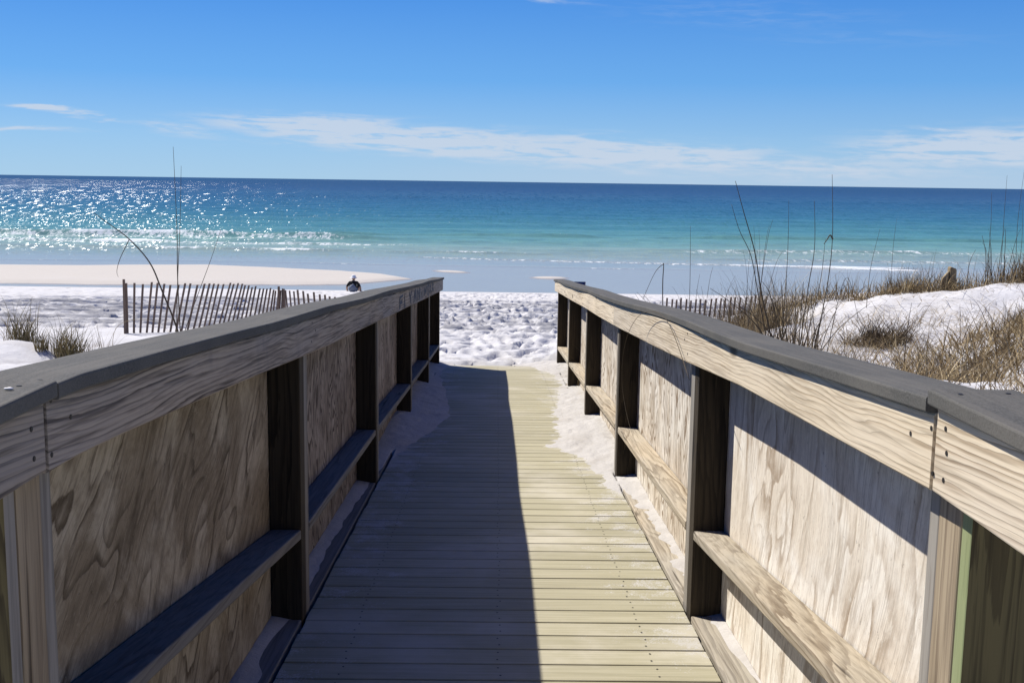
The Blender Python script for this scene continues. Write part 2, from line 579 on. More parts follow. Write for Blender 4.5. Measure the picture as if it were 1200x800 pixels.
def cap_material():
    m, t, b = mat('composite_cap')
    tc = t.new('ShaderNodeTexCoord')
    v = tc.outputs['Object']
    n = t.noise(v, 260, 3, 0.7)
    x, y, z = t.xyz(v)
    st = t.noise(t.comb(t.m('MULTIPLY', x, 60.0), t.m('MULTIPLY', y, 2.0), z), 1.0, 4, 0.6)
    big = t.noise(v, 3.2, 5, 0.6)
    c = t.ramp(n, [(0.3, (0.058, 0.056, 0.050)), (0.7, (0.138, 0.132, 0.117))])
    c = t.mix(t.m('MULTIPLY', t.sstep(st, 0.4, 0.7), 0.5), c, (0.165, 0.15, 0.125))
    c = t.mix(t.m('MULTIPLY', t.sstep(big, 0.45, 0.75), 0.40), c, (0.18, 0.165, 0.135))
    t.put(b.inputs['Base Color'], c)
    b.inputs['Roughness'].default_value = 0.82
    b.inputs['Specular IOR Level'].default_value = 0.15
    t.put(b.inputs['Normal'], t.bump(t.m('ADD', n, t.m('MULTIPLY', st, 0.8)), 0.35, 0.0015))


cap_material()


def deck_material():
    m, t, b = mat('deck_boards')
    tc = t.new('ShaderNodeTexCoord')
    geo = t.new('ShaderNodeNewGeometry')
    isl = geo.outputs['Random Per Island']
    x, y, z = t.xyz(tc.outputs['Object'])
    off = t.m('MULTIPLY', isl, 40.0)
    fine = t.noise(t.comb(t.m('ADD', t.m('MULTIPLY', x, 2.2), off), t.m('MULTIPLY', y, 70.0), off), 1.0, 5, 0.65)
    blot = t.noise(t.comb(t.m('ADD', t.m('MULTIPLY', x, 1.6), off), t.m('MULTIPLY', y, 5.0), 0.0), 1.0, 5, 0.6)
    dust = t.noise(tc.outputs['Object'], 1.7, 5, 0.6)
    c = t.ramp(fine, [(0.25, (0.33, 0.295, 0.185)), (0.5, (0.445, 0.40, 0.26)), (0.8, (0.54, 0.49, 0.34))])
    c = t.mix(t.m('MULTIPLY', t.sstep(blot, 0.4, 0.75), 0.4), c, (0.42, 0.38, 0.26))
    c = t.mix(t.m('MULTIPLY', t.sstep(dust, 0.46, 0.75), 0.55), c, (0.68, 0.62, 0.50))
    # grains of sand scattered from the edges inwards
    edge = t.m('MULTIPLY', t.sstep(t.m('ABSOLUTE', t.m('SUBTRACT', x, 0.02)), 0.12, 0.72), t.sstep(y, 2.5, 8.0, 0.55, 1.0))
    gr = t.noise(tc.outputs['Object'], 150, 2, 0.6)
    gl = t.noise(tc.outputs['Object'], 6.0, 5, 0.7)
    dustm = t.sstep(t.m('ADD', t.m('MULTIPLY', gr, 0.5), t.m('ADD', t.m('MULTIPLY', gl, 0.9), t.m('MULTIPLY', edge, 0.28))), 0.90, 1.02)
    c = t.mix(t.m('MULTIPLY', dustm, 0.85), c, (0.60, 0.565, 0.50))
    hs = t.new('ShaderNodeHueSaturation')
    t.put(hs.inputs['Value'], t.m('ADD', 0.88, t.m('MULTIPLY', isl, 0.14)))
    t.put(hs.inputs['Color'], c)
    t.put(b.inputs['Base Color'], hs.outputs[0])
    b.inputs['Roughness'].default_value = 0.7
    b.inputs['Specular IOR Level'].default_value = 0.2
    t.put(b.inputs['Normal'], t.bump(fine, 0.3, 0.0015))


deck_material()
plain('screw_metal', (0.03, 0.026, 0.022), 0.6, 0.3, 200)
plain('wire_metal', (0.10, 0.09, 0.085), 0.5, 0.2, 30)
plain('shell', (0.78, 0.74, 0.68), 0.5, 0.1, 60)


def sand_material(name='sand', k=1.0):
    m, t, b = mat(name)
    geo = t.new('ShaderNodeNewGeometry')
    v = geo.outputs['Position']
    x, y, z = t.xyz(v)
    n = t.noise(v, 2.3, 5, 0.6)
    g = t.noise(v, 160.0, 3, 0.7)
    c = t.ramp(n, [(0.3, (0.58, 0.56, 0.535)), (0.7, (0.66, 0.64, 0.62))])
    c = t.mix(t.m('MULTIPLY', t.sstep(g, 0.55, 0.8), 0.28), c, (0.52, 0.49, 0.45))
    # sparse dark litter
    lit = t.noise(v, 24.0, 4, 0.75)
    c = t.mix(t.m('MULTIPLY', t.sstep(lit, 0.655, 0.70), t.m('MULTIPLY', t.m('LESS_THAN', y, 16.0), 0.75)), c, (0.20, 0.15, 0.10))
    soil = t.noise(v, 1.4, 6, 0.7)
    c = t.mix(t.m('MULTIPLY', t.m('MULTIPLY', t.sstep(soil, 0.46, 0.66), t.m('LESS_THAN', y, 14.5)), 0.45), c, (0.40, 0.36, 0.31))
    # shade of the tyre ruts, painted into the sand as dark streaks
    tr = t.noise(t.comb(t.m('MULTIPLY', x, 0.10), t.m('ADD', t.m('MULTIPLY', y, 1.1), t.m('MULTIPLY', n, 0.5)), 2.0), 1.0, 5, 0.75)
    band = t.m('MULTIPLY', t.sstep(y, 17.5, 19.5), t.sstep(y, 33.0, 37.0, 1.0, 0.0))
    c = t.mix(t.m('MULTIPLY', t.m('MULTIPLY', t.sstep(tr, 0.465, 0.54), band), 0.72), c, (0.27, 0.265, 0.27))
    # low flats are buff, and the strip touched by water is wet
    zz = t.m('ADD', z, t.m('MULTIPLY', t.m('SUBTRACT', n, 0.5), 0.025))
    flat = t.m('MULTIPLY', t.sstep(zz, 0.16, 0.09), t.m('GREATER_THAN', y, 38.0))
    c = t.mix(flat, c, (0.56, 0.51, 0.44))
    if k != 1.0:
        c = t.mix(1.0, c, (k, k * 0.97, k * 0.92), 'MULTIPLY')
    wet = t.m('MULTIPLY', t.sstep(zz, 0.035, 0.008), t.m('GREATER_THAN', y, 38.0))
    c = t.mix(t.m('MULTIPLY', wet, 0.75), c, (0.30, 0.275, 0.235))
    t.put(b.inputs['Base Color'], c)
    t.put(b.inputs['Roughness'], t.m('SUBTRACT', 0.92, t.m('MULTIPLY', wet, 0.6)))
    b.inputs['Specular IOR Level'].default_value = 0.25
    med = t.noise(v, 13.0, 5, 0.65)
    h = t.m('ADD', t.m('MULTIPLY', med, 0.013), t.m('MULTIPLY', g, 0.0012))
    t.put(b.inputs['Normal'], t.bump(h, 0.8, 1.0))


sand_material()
sand_material('drift_sand', 0.85)


def sea_material():
    m, t, b = mat('sea_water')
    geo = t.new('ShaderNodeNewGeometry')
    v = geo.outputs['Position']
    x, y, z = t.xyz(v)
    tt = t.m('DIVIDE', 54.6, y)
    # bands of deeper and shallower water lying along the shore
    lx = t.m('DIVIDE', x, y)
    streak = t.noise(t.comb(t.m('MULTIPLY', lx, 2.2), t.m('MULTIPLY', t.m('POWER', tt, 0.7), 26.0), 0.0), 1.0, 4, 0.6)
    tw = t.m('ADD', tt, t.m('MULTIPLY', t.m('SUBTRACT', streak, 0.5), t.m('ADD', 0.05, t.m('MULTIPLY', tt, 0.16))))
    col = t.ramp(tw, [(0.0, (0.001, 0.044, 0.125)), (0.10, (0.001, 0.052, 0.150)), (0.22, (0.003, 0.078, 0.165)), (0.38, (0.014, 0.125, 0.190)),
                      (0.55, (0.050, 0.200, 0.220)), (0.68, (0.11, 0.265, 0.245)), (0.76, (0.17, 0.29, 0.26)),
                      (0.88, (0.24, 0.30, 0.27)), (1.0, (0.33, 0.335, 0.29))])
    hs = t.new('ShaderNodeHueSaturation')
    hs.inputs['Saturation'].default_value = 0.88
    hs.inputs['Value'].default_value = 1.04
    t.put(hs.inputs['Color'], col)
    col = hs.outputs[0]
    # foam
    at = t.new('ShaderNodeAttribute', attribute_name='foam')
    fo = at.outputs['Fac']
    fn = t.noise(t.comb(t.m('MULTIPLY', x, 1.1), t.m('MULTIPLY', y, 0.5), z), 2.4, 6, 0.78, 0.6)
    fm = t.sstep(t.m('ADD', fn, t.m('MULTIPLY', t.m('SUBTRACT', fo, 0.5), 0.75)), 0.50, 0.68)
    col = t.mix(t.m('MULTIPLY', fm, 0.92), col, (0.78, 0.80, 0.79))
    t.put(b.inputs['Base Color'], col)
    shallow = t.sstep(tt, 0.80, 0.95)
    t.put(b.inputs['Roughness'], t.m('ADD', t.m('ADD', 0.15, t.m('MULTIPLY', fm, 0.6)), t.m('MULTIPLY', shallow, -0.05)))
    b.inputs['IOR'].default_value = 1.33
    b.inputs['Specular IOR Level'].default_value = 0.0
    # wave facets: every patch of chop leans its own way; calmer over the flats
    calm = t.m('SUBTRACT', 1.0, t.m('MULTIPLY', shallow, 0.93))
    tot = None
    for sx, sy, amp, sd in ((0.20, 0.30, 0.16, 0.0), (0.9, 1.2, 0.26, 7.0), (4.2, 3.5, 0.5, 13.0)):
        c = t.noise(t.comb(t.m('MULTIPLY', x, sx), t.m('MULTIPLY', y, sy), sd), 1.0, 3, 0.75, 0.2, out=1)
        c = t.vm('MULTIPLY', t.vm('SUBTRACT', c, (0.5, 0.5, 0.5)), (amp * 1.1, amp * 1.6, 0.0))
        tot = c if tot is None else t.vm('ADD', tot, c)
    # steep little faces that catch the sun; longer waves farther out
    for i, (ya, yb, sx, sy) in enumerate(((50, 130, 13.0, 2.6), (110, 300, 6.5, 0.7), (260, 1400, 2.6, 0.09))):
        vor = t.new('ShaderNodeTexVoronoi', voronoi_dimensions='2D')
        vor.inputs['Scale'].default_value = 1.0
        t.l.new(t.comb(t.m('MULTIPLY', x, sx), t.m('MULTIPLY', y, sy), 0.0), vor.inputs['Vector'])
        r0, r1, r2 = t.xyz(vor.outputs['Color'])
        amp = t.m('MULTIPLY', t.m('MULTIPLY', t.sstep(y, ya * 0.92, ya * 1.15), t.sstep(y, yb * 0.85, yb * 1.1, 1.0, 0.0)), t.sstep(r2, 0.84, 0.86))
        fx = t.m('MULTIPLY', t.m('SUBTRACT', r0, 0.88), 0.42)
        fy = t.m('MULTIPLY', t.m('SUBTRACT', r1, 2.0), 0.38)
        tot = t.vm('ADD', tot, t.comb(t.m('MULTIPLY', fx, amp), t.m('MULTIPLY', fy, amp), 0.0))
    tot = t.vm('MULTIPLY', tot, t.comb(calm, calm, calm))
    nn = t.vm('NORMALIZE', t.vm('ADD', geo.outputs['Normal'], tot))
    t.put(b.inputs['Coat Normal'], nn)
    ch = t.noise(t.comb(t.m('MULTIPLY', x, 0.30), t.m('MULTIPLY', y, 0.42), 21.0), 1.0, 5, 0.75, 0.3, out=1)
    ch = t.vm('MULTIPLY', t.vm('SUBTRACT', ch, (0.5, 0.5, 0.5)), (0.9, 1.3, 0.0))
    ch = t.vm('MULTIPLY', ch, t.comb(calm, calm, calm))
    t.put(b.inputs['Normal'], t.vm('NORMALIZE', t.vm('ADD', geo.outputs['Normal'], ch)))
    t.put(b.inputs['Coat Weight'], t.m('ADD', t.sstep(tt, 0.0, 0.3, 0.28, 0.45), t.m('MULTIPLY', shallow, 0.35)))
    b.inputs['Coat IOR'].default_value = 1.33
    t.put(b.inputs['Coat Roughness'], t.m('ADD', 0.19, t.m('MULTIPLY', fm, 0.6)))


sea_material()


def grass_material(name, cols, gv=0.3):
    m, t, b = mat(name)
    geo = t.new('ShaderNodeNewGeometry')
    isl = geo.outputs['Random Per Island']
    t.put(b.inputs['Base Color'], t.ramp(isl, [(i / (len(cols) - 1), c) for i, c in enumerate(cols)]))
    b.inputs['Roughness'].default_value = 0.75
    b.inputs['Specular IOR Level'].default_value = 0.2
    return m


grass_material('dry_grass', [(0.06, 0.038, 0.018), (0.46, 0.345, 0.18), (0.18, 0.12, 0.055), (0.62, 0.49, 0.28), (0.10, 0.065, 0.03), (0.38, 0.27, 0.13), (0.10, 0.066, 0.033), (0.46, 0.34, 0.17)])
grass_material('dry_grass_dark', [(0.05, 0.032, 0.018), (0.13, 0.09, 0.045), (0.08, 0.055, 0.03), (0.20, 0.145, 0.08)])
grass_material('green_gold_grass', [(0.20, 0.17, 0.06), (0.42, 0.32, 0.15), (0.12, 0.11, 0.045), (0.36, 0.27, 0.13), (0.09, 0.065, 0.03)])
grass_material('stalk', [(0.085, 0.065, 0.04), (0.16, 0.12, 0.07), (0.055, 0.042, 0.03), (0.20, 0.16, 0.09)])
plain('black_cloth', (0.012, 0.012, 0.014), 0.9, 0.2, 20)
plain('white_cloth', (0.80, 0.80, 0.79), 0.85, 0.05, 20)
plain('grey_cloth', (0.17, 0.19, 0.23), 0.85, 0.2, 20)
plain('skin', (0.42, 0.26, 0.18), 0.6, 0.1, 20)
plain('navy_cloth', (0.012, 0.035, 0.13), 0.8, 0.2, 20)
plain('chair_metal', (0.35, 0.36, 0.38), 0.4, 0.1, 20)
plain('blue_paint', (0.075, 0.085, 0.105), 0.8, 0.3, 30)

# ------------------------------------------------------------------ ground form
def deckz(y):
    y = np.asarray(y, dtype=np.float64)
    return np.where(y > 1.69, 2.837 - SL * y, 2.837 - SL * 1.69)


PROF_Y = np.array([-10, 0, 4, 8, 12, 14, 17.3, 18.2, 21, 24, 30, 36, 41.2, 42.4, 55, 75, 120])
PROF_Z = np.array([2.2, 2.2, 2.15, 2.05, 1.95, 1.90, 1.84, 1.70, 1.50, 1.25, .80, .40, .12, -.05, -.08, -.5, -2.0])
CP = np.array([  # natural ground away from the ramp: x, y, z
    (2.4, 6, 3.06), (1.2, 4, 2.75), (1.15, 8, 2.20), (1.3, 12, 1.98), (2.7, 8.5, 2.86), (2.9, 10, 2.76), (3.6, 11.5, 2.78),
    (4.3, 13.3, 2.83), (4.8, 12.9, 3.0), (5.1, 12.5, 3.04), (5.7, 12.0, 3.18), (3.2, 13.2, 2.50), (2.2, 13.0, 2.2), (1.6, 10.5, 2.2),
    (7.5, 12, 3.35), (9.5, 13, 3.2), (4.5, 8, 3.12), (6.5, 8, 3.3), (3.5, 5, 3.2), (9, 6, 3.4), (3, 2, 3.0), (3, -3, 2.8), (9, 0, 3.2),
    (14, 12, 3.0), (18, 8, 3.3), (5.0, 10.3, 2.98), (4.1, 10.9, 2.86),
    (4.6, 16.5, 1.95), (2.5, 16.5, 1.86), (7, 17, 2.0), (10, 18, 2.0), (15, 17.5, 2.1), (0, 15, 1.88),
    (-4.2, 9.5, 2.80), (-3.6, 8, 2.86), (-3.2, 9.0, 2.66), (-4.6, 14, 2.02), (-3.5, 12, 2.15), (-2.4, 8, 2.40), (-1.2, 6, 2.3),
    (-2, 4, 2.6), (-1.2, 9, 2.1), (-1.5, 12, 1.97), (-2.6, 15, 1.9), (-6, 16.5, 1.9), (-9, 16.5, 1.95), (-5.5, 10, 2.85), (-7, 10, 2.95), (-10, 9, 3.1),
    (-6, 5, 3.0), (-12, 12, 2.6), (-3.2, 10.2, 2.42), (-4.5, 11, 2.45), (-7, 13, 2.3), (-3, 0, 2.7), (-8, -3, 3.0), (-16, 8, 3.2)])


def ground(x, y):
    x = np.asarray(x, dtype=np.float64); y = np.asarray(y, dtype=np.float64)
    base = np.interp(y, PROF_Y, PROF_Z)
    num = 0; den = 0
    for cx, cy, cz in CP:
        w = 1.0 / ((x - cx) ** 2 + (y - cy) ** 2 + 0.25) ** 2
        num = num + w * cz; den = den + w
    nat = num / den
    k = 1 - sm(y, 15.2, 18.2)
    z = base * (1 - k) + nat * k
    # sand bar and the little shoals in the wash
    lo = np.interp(x, [-60, -20, -12, -6, -3.6], [42.7, 43.2, 43.3, 44.4, 47.5]) + 0.35 * fbm(x * 0.5, x * 0 + 3, 3, 5)
    hi = np.interp(x, [-60, -20, -14, -7.3, -5.2, -3.6], [51.0, 53.0, 54.4, 52.0, 50.4, 47.9]) + 0.5 * fbm(x * 0.35, x * 0 + 9, 3, 8)
    inside = np.minimum(y - lo, hi - y)
    bar = sm(inside, -0.7, 1.3) * (x < -3.3)
    bar2 = np.exp(-(((x + 2.2) / 1.5) ** 2 + ((y - 51.9 + 0.5 * (x + 2.2)) / 1.1) ** 2) * 1.3)
    bar3 = np.exp(-(((x - 2.3) / 1.35) ** 2 + ((y - 49.2) / 1.0) ** 2) * 1.3)
    sea_side = sm(y, 41.0, 42.2)
    z = z + sea_side * (bar * 0.15 + bar2 * 0.12 + bar3 * 0.12 + 0.03 * fbm(x * 0.4, y * 0.4, 3, 31))
    return z


def ground_detail(x, y):
    """dimples, ripples and wheel ruts"""
    x = np.asarray(x); y = np.asarray(y)
    z = np.zeros_like(x, dtype=np.float64)
    tramp = sm(y, 13.2, 14.6) * (1 - sm(y, 38.5, 41.5))
    corr = np.exp(-(x / 5.0) ** 2)              # the trodden way down to the water
    left_smooth = (1 - sm(y, 16.5, 18.0)) * sm(-x, 1.6, 2.6)
    tramp = tramp * (1 - 0.9 * left_smooth)
    z += tramp * (0.04 * fbm(x * 1.9, y * 1.5, 3, 3) + 0.035 * fbm(x * 5.0, y * 3.6, 2, 12))
    z += 0.05 * fbm(x * 1.1, y * 1.1, 3, 41) * (1 - sm(y, 36, 41))
    for yr, dep, wd in ((20.6, .05, .16), (22.2, .09, .20), (22.9, .06, .14), (24.4, .10, .22), (26.0, .11, .24), (27.6, .09, .24), (29.4, .12, .26), (31.1, .09, .22), (33.4, .07, .2), (18.7, .07, .2), (19.5, .06, .2), (23.6, .07, .2), (25.3, .06, .2), (28.4, .08, .2)):
        yy = yr + 0.35 * fbm(x * 0.12, x * 0 + yr, 3, 77) * 2 + 0.02 * x
        d = (y - yy) / (wd * 1.3)
        br = np.clip(0.45 + 2.4 * (fbm(x * 0.25, x * 0 + yr * 3, 3, 91) + 0.25), 0.15, 1)
        e = y - yy
        z += br * dep * (1.15 * np.clip(e / 0.05, 0, 1) * np.exp(-np.clip(e, 0, 9) / 0.38) - 0.45 * (e < 0) * np.exp(np.clip(e, -9, 0) / 0.22))
    dune = 1 - sm(y, 13.5, 15.5)
    z += dune * (0.13 * fbm(x * 1.6, y * 1.6, 4, 51) + 0.06 * fbm(x * 6.5, y * 5.0, 3, 61) * sm(np.abs(x), 1.0, 1.6))
    z += 0.014 * fbm(x * 9, y * 7, 2, 71) * tramp
    return z


def footprints(X, Y, Z):
    """stamp oval dimples with a pushed-up heel into the grid"""
    xs = X[0]; ys = Y[:, 0]
    D = np.zeros_like(Z); U = np.zeros_like(Z)
    n = 9000
    fy = 13.7 + 26.5 * rng.random(n) ** 0.9
    fx = np.where(rng.random(n) < 0.35, rng.normal(0, 3.0, n), (rng.random(n) - 0.5) * fy * 1.15)
    for a, b in zip(fx, fy):
        if b < 17.3 and a < -2.0:
            continue
        ang = rng.normal(0, 0.9)
        L = 0.12 + 0.05 * rng.random(); Wd = 0.05 + 0.03 * rng.random()
        dp = 0.04 + 0.055 * rng.random()
        i0, i1 = np.searchsorted(xs, (a - 0.4, a + 0.4)); j0, j1 = np.searchsorted(ys, (b - 0.4, b + 0.4))
        if i1 <= i0 or j1 <= j0:
            continue
        dx = X[j0:j1, i0:i1] - a; dy = Y[j0:j1, i0:i1] - b
        u = dx * math.cos(ang) + dy * math.sin(ang); v = -dx * math.sin(ang) + dy * math.cos(ang)
        d = np.sqrt((u / Wd) ** 2 + (v / L) ** 2)
        w = D[j0:j1, i0:i1]
        np.minimum(w, -dp * np.exp(-(d ** 4)), out=w)
        w = U[j0:j1, i0:i1]
        np.maximum(w, 0.22 * dp * np.exp(-((d - 1.5) ** 2) * 6), out=w)
    Z += D + U * (D > -0.01)
    return Z


def build_sand():
    xs = np.concatenate([-np.geomspace(8, 220, 46)[::-1], np.arange(-7.94, -3.0, 0.065), np.arange(-3.0, 3.0, 0.045),
                         np.arange(3.0, 7.97, 0.065), np.geomspace(8, 220, 46), [-0.87, -0.90, 0.90, 0.93]])
    # extra columns between 8 and 18 m where the beach is still in view
    xs = np.unique(np.round(np.concatenate([xs, np.arange(-19, -8, 0.14), np.arange(8, 19, 0.14)]), 4))
    ys = np.unique(np.round(np.concatenate([np.arange(-30, 2, 0.8), np.arange(2, 13, 0.07), np.arange(13, 20, 0.05), np.arange(20, 34, 0.052), np.arange(34, 42, 0.10),
                                            np.arange(42, 56, 0.16), np.arange(56, 90, 1.5)]), 4))
    X, Y = np.meshgrid(xs, ys)
    Z = ground(X, Y) + ground_detail(X, Y)
    Z = footprints(X, Y, Z)
    inner = (X > -0.875) & (X < 0.905)
    under = deckz(Y) - 0.16
    endk = sm(Y, 13.45, 13.95)
    under = under * (1 - endk) + (1.895 + 0.3 * (Z - 1.9)) * endk
    Z = np.where(inner & (Y < 13.95), np.where(Y < 13.45, under, under), Z)
    # beside the ramp's end the beach stays at board level
    nr, nc = X.shape
    idx = np.arange(nr * nc).reshape(nr, nc)
    F = np.stack([idx[:-1, :-1], idx[:-1, 1:], idx[1:, 1:], idx[1:, :-1]], -1).reshape(-1, 4)
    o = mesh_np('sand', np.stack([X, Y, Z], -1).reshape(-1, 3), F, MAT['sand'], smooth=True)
    o['kind'] = 'structure'
    o['label'] = 'white quartz sand of the beach and dunes, trodden with footprints'
    return o


build_sand()


def build_sea():
    tv = np.linspace(150.0, 3.0, 560)
    ys = 4.2 * 1300 / tv                       # rows even in the view from the walk; true size outdoors
    ys = np.concatenate([ys, [2600, 4200, 8000, 16000, 32000]])
    us = np.linspace(-1.5, 1.5, 520)
    Y = np.repeat(ys[:, None], len(us), 1)
    X = us[None, :] * (Y + 8)
    wob = 3.0 * fbm(X * 0.035, X * 0 + 2.2, 3, 5)
    Z = np.zeros_like(X)
    foam = np.zeros_like(X)
    deep = sm(Y, 58, 75)
    Z += deep * 0.10 * np.sin((Y + wob * 2 + 4 * fbm(X * .06, Y * .05, 2, 3)) / 2.1) * (1 - sm(Y, 220, 400))
    Z += deep * 0.10 * fbm(X * 0.45, Y * 0.8, 3, 9) * (1 - sm(Y, 250, 500))

    def line(y0, wid, h, x0, x1, soft, foamk, seed, slope=0.0, back=3.0):
        nonlocal Z, foam
        c = y0 + slope * X + 2.2 * fbm(X * 0.07, X * 0 + seed, 3, seed)
        m_ = sm(X, x0 - soft, x0 + soft) * (1 - sm(X, x1 - soft, x1 + soft))
        br = np.clip(0.55 + 2.2 * fbm(X * 0.16, X * 0 + seed * 2, 3, seed + 1), 0, 1.2)
        d = (Y - c)
        shape = np.where(d < 0, np.exp(-(d / (wid * 0.5)) ** 2), np.exp(-(d / (wid * 1.6)) ** 2))
        Z = Z + m_ * h * shape * (0.5 + 0.5 * br)
        f = np.where(d < 0, np.exp(-(d / (wid * 1.0)) ** 2), np.exp(-(d / (wid * 0.45)) ** 2))
        foam = np.maximum(foam, m_ * foamk * f * br)
        tail = m_ * foamk * 0.64 * np.where(d < 0, np.exp(-(-d / back) ** 1.5), 0)
        foam = np.maximum(foam, tail)
    # main breaker, strongest to the left
    line(80.0, 1.0, 0.42, -90, -9, 4, 0.92, 3, 0.02, 7.0)
    line(74.0, 0.9, 0.20, -70, -4, 5, 0.95, 7, 0.0, 5.0)
    line(66.0, 0.8, 0.10, -60, 2, 6, 0.72, 15, 0.0, 3.0)
    line(60.5, 0.45, 0.06, -5, 22, 2, 0.95, 21, -0.20, 1.5)
    line(86.0, 1.1, 0.30, -16, 8, 3, 0.45, 23, 0.0, 2.0)
    line(70.0, 0.9, 0.16, 9, 70, 4, 0.80, 29, 0.0, 7.0)
    line(63.0, 0.8, 0.10, 12, 70, 3, 0.80, 33, -0.02, 6.0)
    line(55.5, 0.35, 0.02, -30, 50, 6, 0.50, 39, -0.03, 1.0)
    line(57.5, 0.4, 0.05, 14, 60, 3, 0.72, 45, 0.0, 3.0)
    line(88.0, 0.9, 0.35, 14, 60, 5, 0.5, 47, 0.0, 2.0)
    Z = Z * (1 - sm(Y, 1500, 2500)) + 0.0
    nr, nc = X.shape
    idx = np.arange(nr * nc).reshape(nr, nc)
    F = np.stack([idx[:-1, :-1], idx[:-1, 1:], idx[1:, 1:], idx[1:, :-1]], -1).reshape(-1, 4)
    o = mesh_np('sea', np.stack([X, Y, Z], -1).reshape(-1, 3), F, MAT['sea_water'], smooth=True, attrs={'foam': foam})
    o['kind'] = 'structure'
    o['label'] = 'turquoise sea turning deep blue at the horizon with small breakers'


build_sea()


# ------------------------------------------------------------------ boardwalk deck
XL0, XR0 = -0.70, 0.742


def build_deck():
    bm = bmesh.new()
    pitch = 0.1425
    y = -1.6
    while y < 13.62:
        y1 = y + pitch - 0.010
        z0 = float(deckz(y)); z1 = float(deckz(y1))
        jx = random.uniform(-0.003, 0.003)
        j = random.uniform(-0.0012, 0.0012)
        add_hex(bm, [(XL0 + jx, y, z0 - 0.028 + j), (XL0 + jx, y, z0 + j), (XL0 + jx, y1, z1 - 0.028 + j), (XL0 + jx, y1, z1 + j),
                     (XR0 + jx, y, z0 - 0.028 - j), (XR0 + jx, y, z0 - j), (XR0 + jx, y1, z1 - 0.028 - j), (XR0 + jx, y1, z1 - j)], 0.0035, 2)
        # screw heads in two rows over the joists
        for xs_ in (XL0 + 0.20, XR0 - 0.20, 0.02):
            for f in (0.25, 0.75):
                yy = y + (y1 - y) * f
                zz = z0 + (z1 - z0) * f
                xx = xs_ + random.uniform(-0.006, 0.006)
                n = 8
                vs = [bm.verts.new((xx + 0.0038 * math.cos(2 * math.pi * k / n), yy + 0.0038 * math.sin(2 * math.pi * k / n), zz + 0.0012)) for k in range(n)]
                bm.faces.new(vs).material_index = 1
        y += pitch
    # joists under the boards
    for xj in (XL0 + 0.2, 0.02, XR0 - 0.2):
        add_box(bm, xj - 0.019, xj + 0.019, 1.7, 13.6, deckz(1.7) - 0.14, deckz(1.7) - 0.031, mi=2, dz=SL * 11.9)
        add_box(bm, xj - 0.019, xj + 0.019, -1.6, 1.68, deckz(1.6) - 0.16, deckz(1.6) - 0.031, mi=2)
    o = obj('boardwalk_deck', bm, [MAT['deck_boards'], MAT['screw_metal'], MAT['post_lumber']])
    o['kind'] = 'structure'
    o['label'] = 'pale yellow boards of the walk sloping down to the beach'


build_deck()


# ------------------------------------------------------------------ railings
def screw(parent, x, y, z, side):
    bm = bmesh.new()
    n = 10
    vs = [bm.verts.new((x - side * 0.0012, y + 0.0042 * math.cos(2 * math.pi * k / n), z + 0.0042 * math.sin(2 * math.pi * k / n))) for k in range(n)]
    vb = [bm.verts.new((x + side * 0.001, v.co.y, v.co.z)) for v in vs]
    bm.faces.new(vs)
    for k in range(n):
        bm.faces.new((vs[k], vb[k], vb[(k + 1) % n], vs[(k + 1) % n]))
    bmesh.ops.recalc_face_normals(bm, faces=bm.faces)
    return obj('screw', bm, MAT['screw_metal'], parent)


def screw_top(parent, x, y, z):
    bm = bmesh.new()
    n = 10
    vs = [bm.verts.new((x + 0.0045 * math.cos(2 * math.pi * k / n), y + 0.0045 * math.sin(2 * math.pi * k / n), z + 0.0012)) for k in range(n)]
    bm.faces.new(vs)
    return obj('screw', bm, MAT['screw_metal'], parent)


